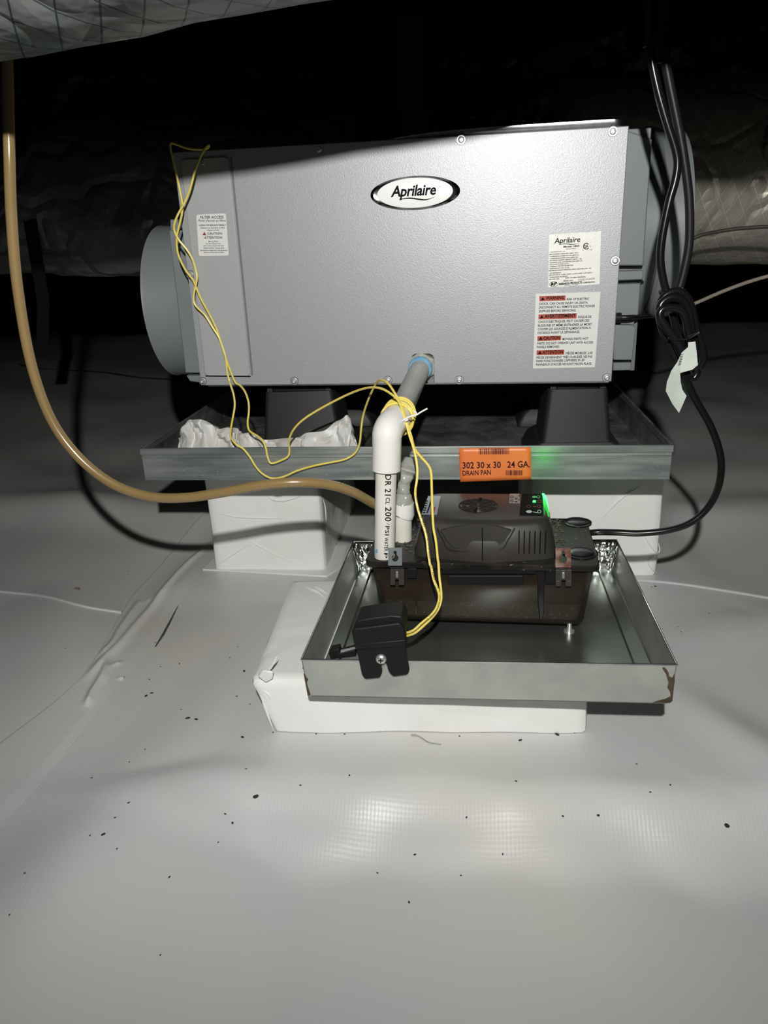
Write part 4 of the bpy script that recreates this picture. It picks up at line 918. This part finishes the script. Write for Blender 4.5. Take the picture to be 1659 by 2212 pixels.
# ------------------------------------------------------------------ yellow wires
za = lambda L2, c_: [(c_[0]+x/c_[2], c_[1]+y/c_[2]) for x, y in L2]
zA, zB, zC, zD = (280, 280, 3.318), (280, 800, 2.765), (780, 740, 4.423), (760, 1000, 2.860)
Pa = za([(570, 108), (545, 130), (505, 200), (470, 290), (435, 420), (390, 530), (345, 610), (318, 690), (330, 750), (360, 800), (410, 860), (450, 930), (475, 1010), (483, 1060), (475, 1110), (462, 1170), (460, 1230), (480, 1270), (540, 1330), (590, 1410), (640, 1490), (670, 1570), (690, 1640), (700, 1740), (715, 1800)], zA)
Pb = za([(600, 80), (620, 140), (628, 210), (615, 290), (605, 350), (605, 400), (635, 440), (680, 470), (720, 520), (750, 570), (790, 615), (850, 645), (920, 635), (1000, 600), (1100, 570), (1200, 550), (1290, 530), (1350, 490), (1375, 430), (1383, 350), (1395, 270), (1420, 190), (1450, 120), (1475, 75), (1500, 58), (1540, 75), (1580, 130), (1630, 220), (1650, 285)], zB)
Qa = za([(573, 112), (555, 135), (500, 142), (420, 135), (340, 108), (300, 98), (292, 130), (310, 210), (335, 320), (360, 430), (375, 510), (378, 580), (365, 650), (345, 730), (337, 800), (345, 880), (370, 950), (410, 1020), (455, 1080), (480, 1140), (520, 1230), (570, 1320), (610, 1400), (635, 1460), (660, 1550), (690, 1640), (730, 1750), (760, 1815)], zA)
Qb = za([(660, 90), (690, 130), (710, 190), (712, 250), (705, 310), (715, 360), (760, 390), (795, 420), (815, 470), (825, 520), (845, 555), (900, 540), (945, 515), (955, 480), (952, 420), (975, 360), (1030, 300), (1120, 240), (1250, 170), (1350, 125), (1430, 103), (1500, 108), (1560, 140), (1610, 190), (1645, 290)], zB)
Dl = za([(420, 735), (440, 800), (460, 880), (490, 970), (520, 1080), (537, 1200), (535, 1300), (520, 1400), (520, 1470), (540, 1580), (570, 1680), (610, 1800), (630, 1900), (640, 2000), (660, 2130)], zC)+za([(490, 640), (505, 720), (530, 780), (540, 830), (525, 890), (490, 940), (430, 990), (380, 1035), (330, 1052), (300, 1060)], zD)
Dr = za([(430, 735), (455, 820), (480, 900), (510, 1010), (570, 1090), (640, 1170), (668, 1240), (675, 1400), (680, 1560), (690, 1760), (715, 1900), (730, 2050)], zC)+za([(535, 620), (540, 700), (550, 780), (552, 840), (535, 900), (500, 950), (450, 1000), (390, 1050), (335, 1069), (300, 1074)], zD)
def depth(path, stops):   # stops: (picture height fraction along the run, depth)
    n = len(path); return [(x, y, float(np.interp(i/(n-1), [s_[0] for s_ in stops], [s_[1] for s_ in stops]))) for i, (x, y) in enumerate(path)]
TIE = aty(876, 903, .862)
def wire(name, secs, rad=.00155):
    pts = []
    for path, stops in secs: pts += [aty(*p_) for p_ in depth(path, stops)]
    return pts
yw = thing('thermostat_wire', 'pair of thin yellow wires looping over the cabinet and down to the float switch', 'wire', TIE)
def unit_y(off): return off
s1_ = wire('p', [(Pa, [(0, 1.092), (.15, 1.078), (.3, 1.085), (.5, 1.094), (1, 1.090)]), (Pb, [(0, 1.085), (.12, 1.05), (.2, 1.018), (.5, 1.020), (.62, 1.022), (.72, 1.00), (.85, .93), (1, .864)])])
s2_ = wire('q', [(Qa, [(0, 1.092), (.2, 1.095), (.35, 1.085), (.6, 1.096), (1, 1.090)]), (Qb, [(0, 1.085), (.12, 1.055), (.3, 1.018), (.45, 1.020), (.55, 1.020), (.72, .98), (.88, .90), (1, .862)])])
s3_ = wire('l', [(Dl, [(0, .862), (.15, .845), (.5, .80), (.75, .765), (1, .712)])]); s4_ = wire('r', [(Dr, [(0, .862), (.15, .848), (.5, .80), (.75, .768), (1, .714)])])
mb = MB(); mb.tube(crom(s1_+s3_, 4), .0015, 8); put('wire_strand', mb, 'yellow', yw)
mb = MB(); mb.tube(crom(s2_+s4_, 4), .0015, 8); put('wire_strand', mb, 'yellow', yw)
ax_e = (nutc-q0).normalized(); c0 = q0+ax_e*.004
for k, (off, tl, rr_) in enumerate(((.000, .30, .0195), (.006, .42, .0205), (-.006, .12, .0200), (.010, .5, .0212))):
    a_ = (ax_e+Vector((tl*.5, 0, -tl))).normalized(); u_ = a_.orthogonal().normalized(); v_ = a_.cross(u_); mb = MB()
    mb.tube([c0+ax_e*off+(u_*math.cos(t)+v_*math.sin(t))*rr_ for t in [2*math.pi*j/36 for j in range(37)]], .0015, 8, False); put('wire_coil', mb, 'yellow', yw)
mb = MB()
r_ = random.Random(4)
def ticks(path, stops, i0, i1, mbx):
    P3 = crom([aty(*p_) for p_ in depth(path, stops)], 8)
    for i in range(int(i0*len(P3)), int(i1*len(P3))-1, 1):
        if r_.random() < .55:
            a, b = P3[i], P3[i+1]; tc_ = (CAM-a).normalized(); s_ = (b-a).normalized().cross(tc_)*.0004; o_ = tc_*.00145-(b-a).normalized().cross(tc_)*.0006
            b2 = a.lerp(b, .5); mbx.add([a+o_-s_, a+o_+s_, b2+o_+s_, b2+o_-s_], [(0, 1, 2, 3)])
ticks(Dl, [(0, .862), (.15, .845), (.5, .80), (.75, .765), (1, .712)], .28, .95, mb); put('wire_print', mb, 'ink', yw, smooth=False)
# twist tie
tt = za([(400, 745), (425, 730), (455, 712), (490, 700), (530, 690), (575, 662), (634, 630)], zC); t2 = za([(420, 750), (445, 740), (430, 722), (470, 708), (500, 700), (528, 685), (520, 662), (505, 660)], zC)
tie = thing('twist_tie', 'white twist tie binding the yellow wires at the pipe elbow', 'tie', TIE)
mb = MB(); mb.tube(crom([aty(x, y, .856-.0004*i) for i, (x, y) in enumerate(tt)], 5), .0010, 8); put('tie_end', mb, 'white_tie', tie)
mb = MB(); mb.tube(crom([aty(x, y, .855) for i, (x, y) in enumerate(t2)], 5), .0009, 8); put('tie_end', mb, 'white_tie', tie)

# ------------------------------------------------------------------ amber tube
tb = [(13, 40, .84), (15, 110, .838), (17, 200, .83), (20, 320, .82), (25, 470, .82), (38, 620, .82), (66, 780, .82), (108, 900, .82), (165, 982, .82), (240, 1043, .82), (320, 1072, .82), (400, 1075, .82), (480, 1064, .82), (560, 1049, .82), (640, 1042, .825), (710, 1047, .84), (765, 1064, .86), (810, 1089, .885), (850, 1106, .90)]
pts = [aty(*p_) for p_ in tb]; pts = [pts[0]+Vector((-.004, .0, .25)), pts[0]+Vector((-.002, 0, .12))]+pts
mb = MB(); mb.tube(crom(pts, 8), .0060, 18); tag(put('vinyl_tube', mb, 'tan'), 'amber translucent vinyl tube hanging at the left and curving to the pump', 'tube')
# ------------------------------------------------------------------ power cord
zE = (1340, 40, 3.687); zF = (1340, 560, 5.2); zG = (1380, 500, 5.53)
c1 = za([(222, -30), (222, 80), (232, 200), (262, 400), (312, 620), (375, 840), (440, 1050), (455, 1170), (435, 1300), (395, 1440), (355, 1620), (325, 1800), (320, 1950), (345, 2100), (370, 2190)], zE)
c2 = za([(335, 100), (350, 280), (385, 480), (430, 700), (480, 950), (520, 1200), (548, 1450), (552, 1700), (540, 1850), (510, 2000), (475, 2130), (450, 2210)], zE)
pc = thing('power_cord', 'black power cord hanging bundled at the right and running to the pump', 'cord', aty(1460, 700, .93))
YC = .925
def cordpart(name, pts, rad=.0046, m='black_gloss', par=pc, n=12): mb = MB(); mb.tube(crom(pts, 6), rad, n); return put(name, mb, m, par)
p1 = [aty(x, y, YC) for x, y in c1]; p2 = [aty(x, y, YC+.015) for x, y in c2]
cordpart('hanging_cord', [p1[0]+Vector((-.004, .01, .35))]+p1); cordpart('hanging_cord', [p2[0]+Vector((-.01, .01, .32))]+p2, .0050, 'black_plastic')
def Y_(L2, c_, y0, y1=None): n = len(L2); return [aty(x, y, y0+((y1 if y1 is not None else y0)-y0)*i/(n-1)) for i, (x, y) in enumerate(za(L2, c_))]
# bundle of loops
lp = [([(640, 1140), (560, 960), (480, 800), (440, 640), (440, 520), (500, 410), (620, 360), (720, 400), (790, 520), (830, 680), (870, 860), (920, 1000), (935, 1130), (900, 1215)], .915, .925),
      ([(700, 1100), (600, 900), (500, 760), (440, 620), (460, 500), (560, 430), (660, 440), (740, 520), (780, 640), (800, 780), (830, 900), (850, 1000)], .905, .915),
      ([(760, 1180), (660, 960), (560, 820), (470, 700), (440, 620), (480, 560), (590, 545), (690, 580), (740, 680), (760, 800), (790, 900)], .898, .905),
      ([(580, 590), (610, 700), (640, 800), (690, 900), (740, 1000)], .925, .93), ([(470, 350), (500, 420), (560, 480), (640, 520), (720, 560)], .925, .93), ([(700, 320), (660, 420), (600, 500), (560, 560)], .93, .93),
      ([(850, 1240), (855, 1290), (820, 1340), (780, 1335), (740, 1290), (700, 1200), (680, 1150)], .918, .915)]
for L2, a, b in lp: cordpart('cord_loop', Y_(L2, zF, a, b), .0046)
cordpart('cable_tie', Y_([(540, 885), (640, 905), (760, 890), (860, 840), (890, 815), (850, 830), (760, 870)], zF, .892, .892), .0009, 'black_gloss')
dn = [(1476, 800), (1490, 838), (1508, 873), (1532, 915), (1550, 960), (1558, 1005), (1551, 1055), (1528, 1098), (1490, 1130), (1440, 1146), (1380, 1152), (1330, 1150), (1285, 1150), (1245, 1157), (1215, 1170), (1202, 1177)]
ds = np.interp(range(len(dn)), [0, 8, 12, 15], [.915, .92, .945, .925])
cordpart('lower_cord', [aty(x, y, float(Y)) for (x, y), Y in zip(dn, ds)], .0044)
# tag on the cord
tg = thing('cord_tag', 'pale wrinkled paper tag hanging from the bundled black cord', 'tag', aty(1475, 800, .89))
def tagpoly(pts, y0, name, dy=0):
    c = [aty(x, y, y0+dy*(x-1468)) for i, (x, y) in enumerate(za(pts, zG))]; mb = MB(); mb.prism([p_+Vector((0, .0004, 0)) for p_ in c], c); return put(name, mb, 'tag_paper', tg, smooth=False)
tagpoly([(588, 1325), (675, 1315), (690, 1440), (705, 1595), (640, 1650), (490, 1692), (490, 1600), (510, 1450), (590, 1380)][::-1], .8905, 'tag_leaf', .0001)
tagpoly([(515, 1445), (492, 1690), (500, 1800), (520, 1890), (570, 1965), (520, 2080), (480, 2168), (400, 2060), (322, 1905), (335, 1800), (390, 1660), (460, 1560)][::-1], .8865, 'tag_leaf', -.0004)
pr = Print(lambda x, y: aty(x, y, .8855-.0004*(x-1468)), zG)
for k in range(7): pr.poly([(500-k*5, 1470+k*20), (535-k*5, 1465+k*20), (530-k*5, 1474+k*20), (498-k*5, 1478+k*20)])
pr.put('print', 'ink_soft', tg)

# ------------------------------------------------------------------ litter on the membrane
cr1 = [(605, 75), (600, 90), (310, 437), (608, 487), (735, 412), (758, 525), (848, 510), (1122, 432), (1153, 546), (1085, 485), (1118, 665), (1180, 702), (715, 650), (690, 663), (705, 585), (855, 727), (887, 768), (927, 774), (1145, 858), (685, 915), (610, 975), (433, 1050), (607, 1167), (543, 1238), (487, 1317), (425, 1322), (552, 1385), (117, 1500), (800, 1518), (1030, 1354), (1207, 1137), (1063, 1220), (1097, 1262), (757, 1887), (120, 827), (45, 1697), (1290, 835)]
cr2 = [(35, 132), (45, 230), (75, 315), (350, 123), (262, 122), (705, 129), (893, 142), (1007, 124), (1060, 118), (1253, 215), (1295, 302), (1357, 280), (1533, 405), (880, 268), (727, 379), (1135, 373), (1025, 376), (567, 495), (839, 493), (709, 560), (451, 552), (549, 643), (213, 281), (365, 250)]
cr3 = [(907, 1197), (885, 1200), (1068, 1480), (1048, 1448), (1240, 1365), (405, 2105)]
big = BIG = {(1153, 546): 'dark crumb on the membrane just left of the bulging corner of the low slab', (887, 768): 'left one of a close pair of dark crumbs left of the low slab',
       (927, 774): 'right one of a close pair of dark crumbs left of the low slab', (1007, 124): 'dark crumb beside the front right bottom corner of the low slab',
       (1533, 405): 'lone dark crumb far right on the open membrane', (893, 142): 'dark crumb in front of the low slab, right of the clear shred',
       (907, 1197): 'dark crumb behind the small pan by the right block', (1145, 858): 'dark crumb below and left of the low slab front corner',
       (690, 663): 'lower reddish crumb of two near the wrinkled seam tape', (715, 650): 'upper crumb of two near the wrinkled seam tape',
       (1207, 1137): 'dark crumb in the middle left of the open membrane', (487, 1317): 'brown crumb low at the left of the open membrane'}
def crumb_mesh(seed):
    rd = random.Random(seed); v = []; f = []
    mbx = MB(); s_ = .0011; mbx.lathe((0, 0, -.0002), (0, 0, 1), [(s_*rd.uniform(.7, 1), 0), (s_*rd.uniform(.9, 1.2), s_*.4), (s_*.4, s_*.9)], 6)
    mbx.v = [Vector((p_.x*1.7+rd.uniform(-.0002, .0002), p_.y, p_.z)) for p_ in mbx.v]
    me = bpy.data.meshes.new('dirt_crumb'); me.from_pydata([tuple(p_) for p_ in mbx.v], [], mbx.f); me.materials.append(M['crumb']); return me
cms = [crumb_mesh(i) for i in range(4)]; k = 0
for lst, c_ in ((cr1, (0, 1200, 2.186)), (cr2, (500, 1500, 1.4314)), (cr3, (1100, 850, 2.873))):
    for p_ in lst:
        x, y = za([p_], c_)[0]; w_ = atf(x, y); b = p_ in big
        o = bpy.data.objects.new('dirt_crumb', cms[k % 4]); COL.objects.link(o); o.location = w_; o.rotation_euler = (0, 0, random.random()*6); s_ = (1.5 if b else .7)*random.uniform(.8, 1.15); o.scale = (s_, s_, s_)
        tag(o, BIG[p_] if b else 'tiny dark speck of dirt lying on the white membrane floor', 'dirt', 'larger dark crumbs on the membrane' if b else 'tiny dark specks on the membrane'); k += 1
st_ = za([(555, 127), (575, 129), (590, 137), (605, 147), (620, 152), (648, 156)], (500, 1500, 1.4314))
mb = MB(); mb.tube(crom([atf(x, y)+Vector((0, 0, .0006)) for x, y in st_], 5), [.0012]*5+[.0008]*21, 6); tag(put('plastic_shred', mb, 'clear_wrap'), 'curled clear plastic shred on the floor in front of the low slab', 'shred')
def stain(pts, c_):
    c = [atf(x, y)+Vector((0, 0, .0004)) for x, y in za(pts, c_)]; mb = MB(); mb.add(c, [tuple(range(len(c)))[::-1]]); o = put('mud_stain', mb, 'grime', floor, smooth=False)
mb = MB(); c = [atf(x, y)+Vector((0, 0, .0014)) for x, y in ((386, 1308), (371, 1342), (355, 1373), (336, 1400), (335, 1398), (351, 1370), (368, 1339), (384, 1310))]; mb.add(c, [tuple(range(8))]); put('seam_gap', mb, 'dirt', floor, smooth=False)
stain([(345, 165), (355, 150), (375, 150), (380, 160), (365, 178), (348, 178)], (0, 1200, 2.186)); stain([(343, 210), (352, 202), (364, 206), (360, 218), (346, 219)], (0, 1200, 2.186))
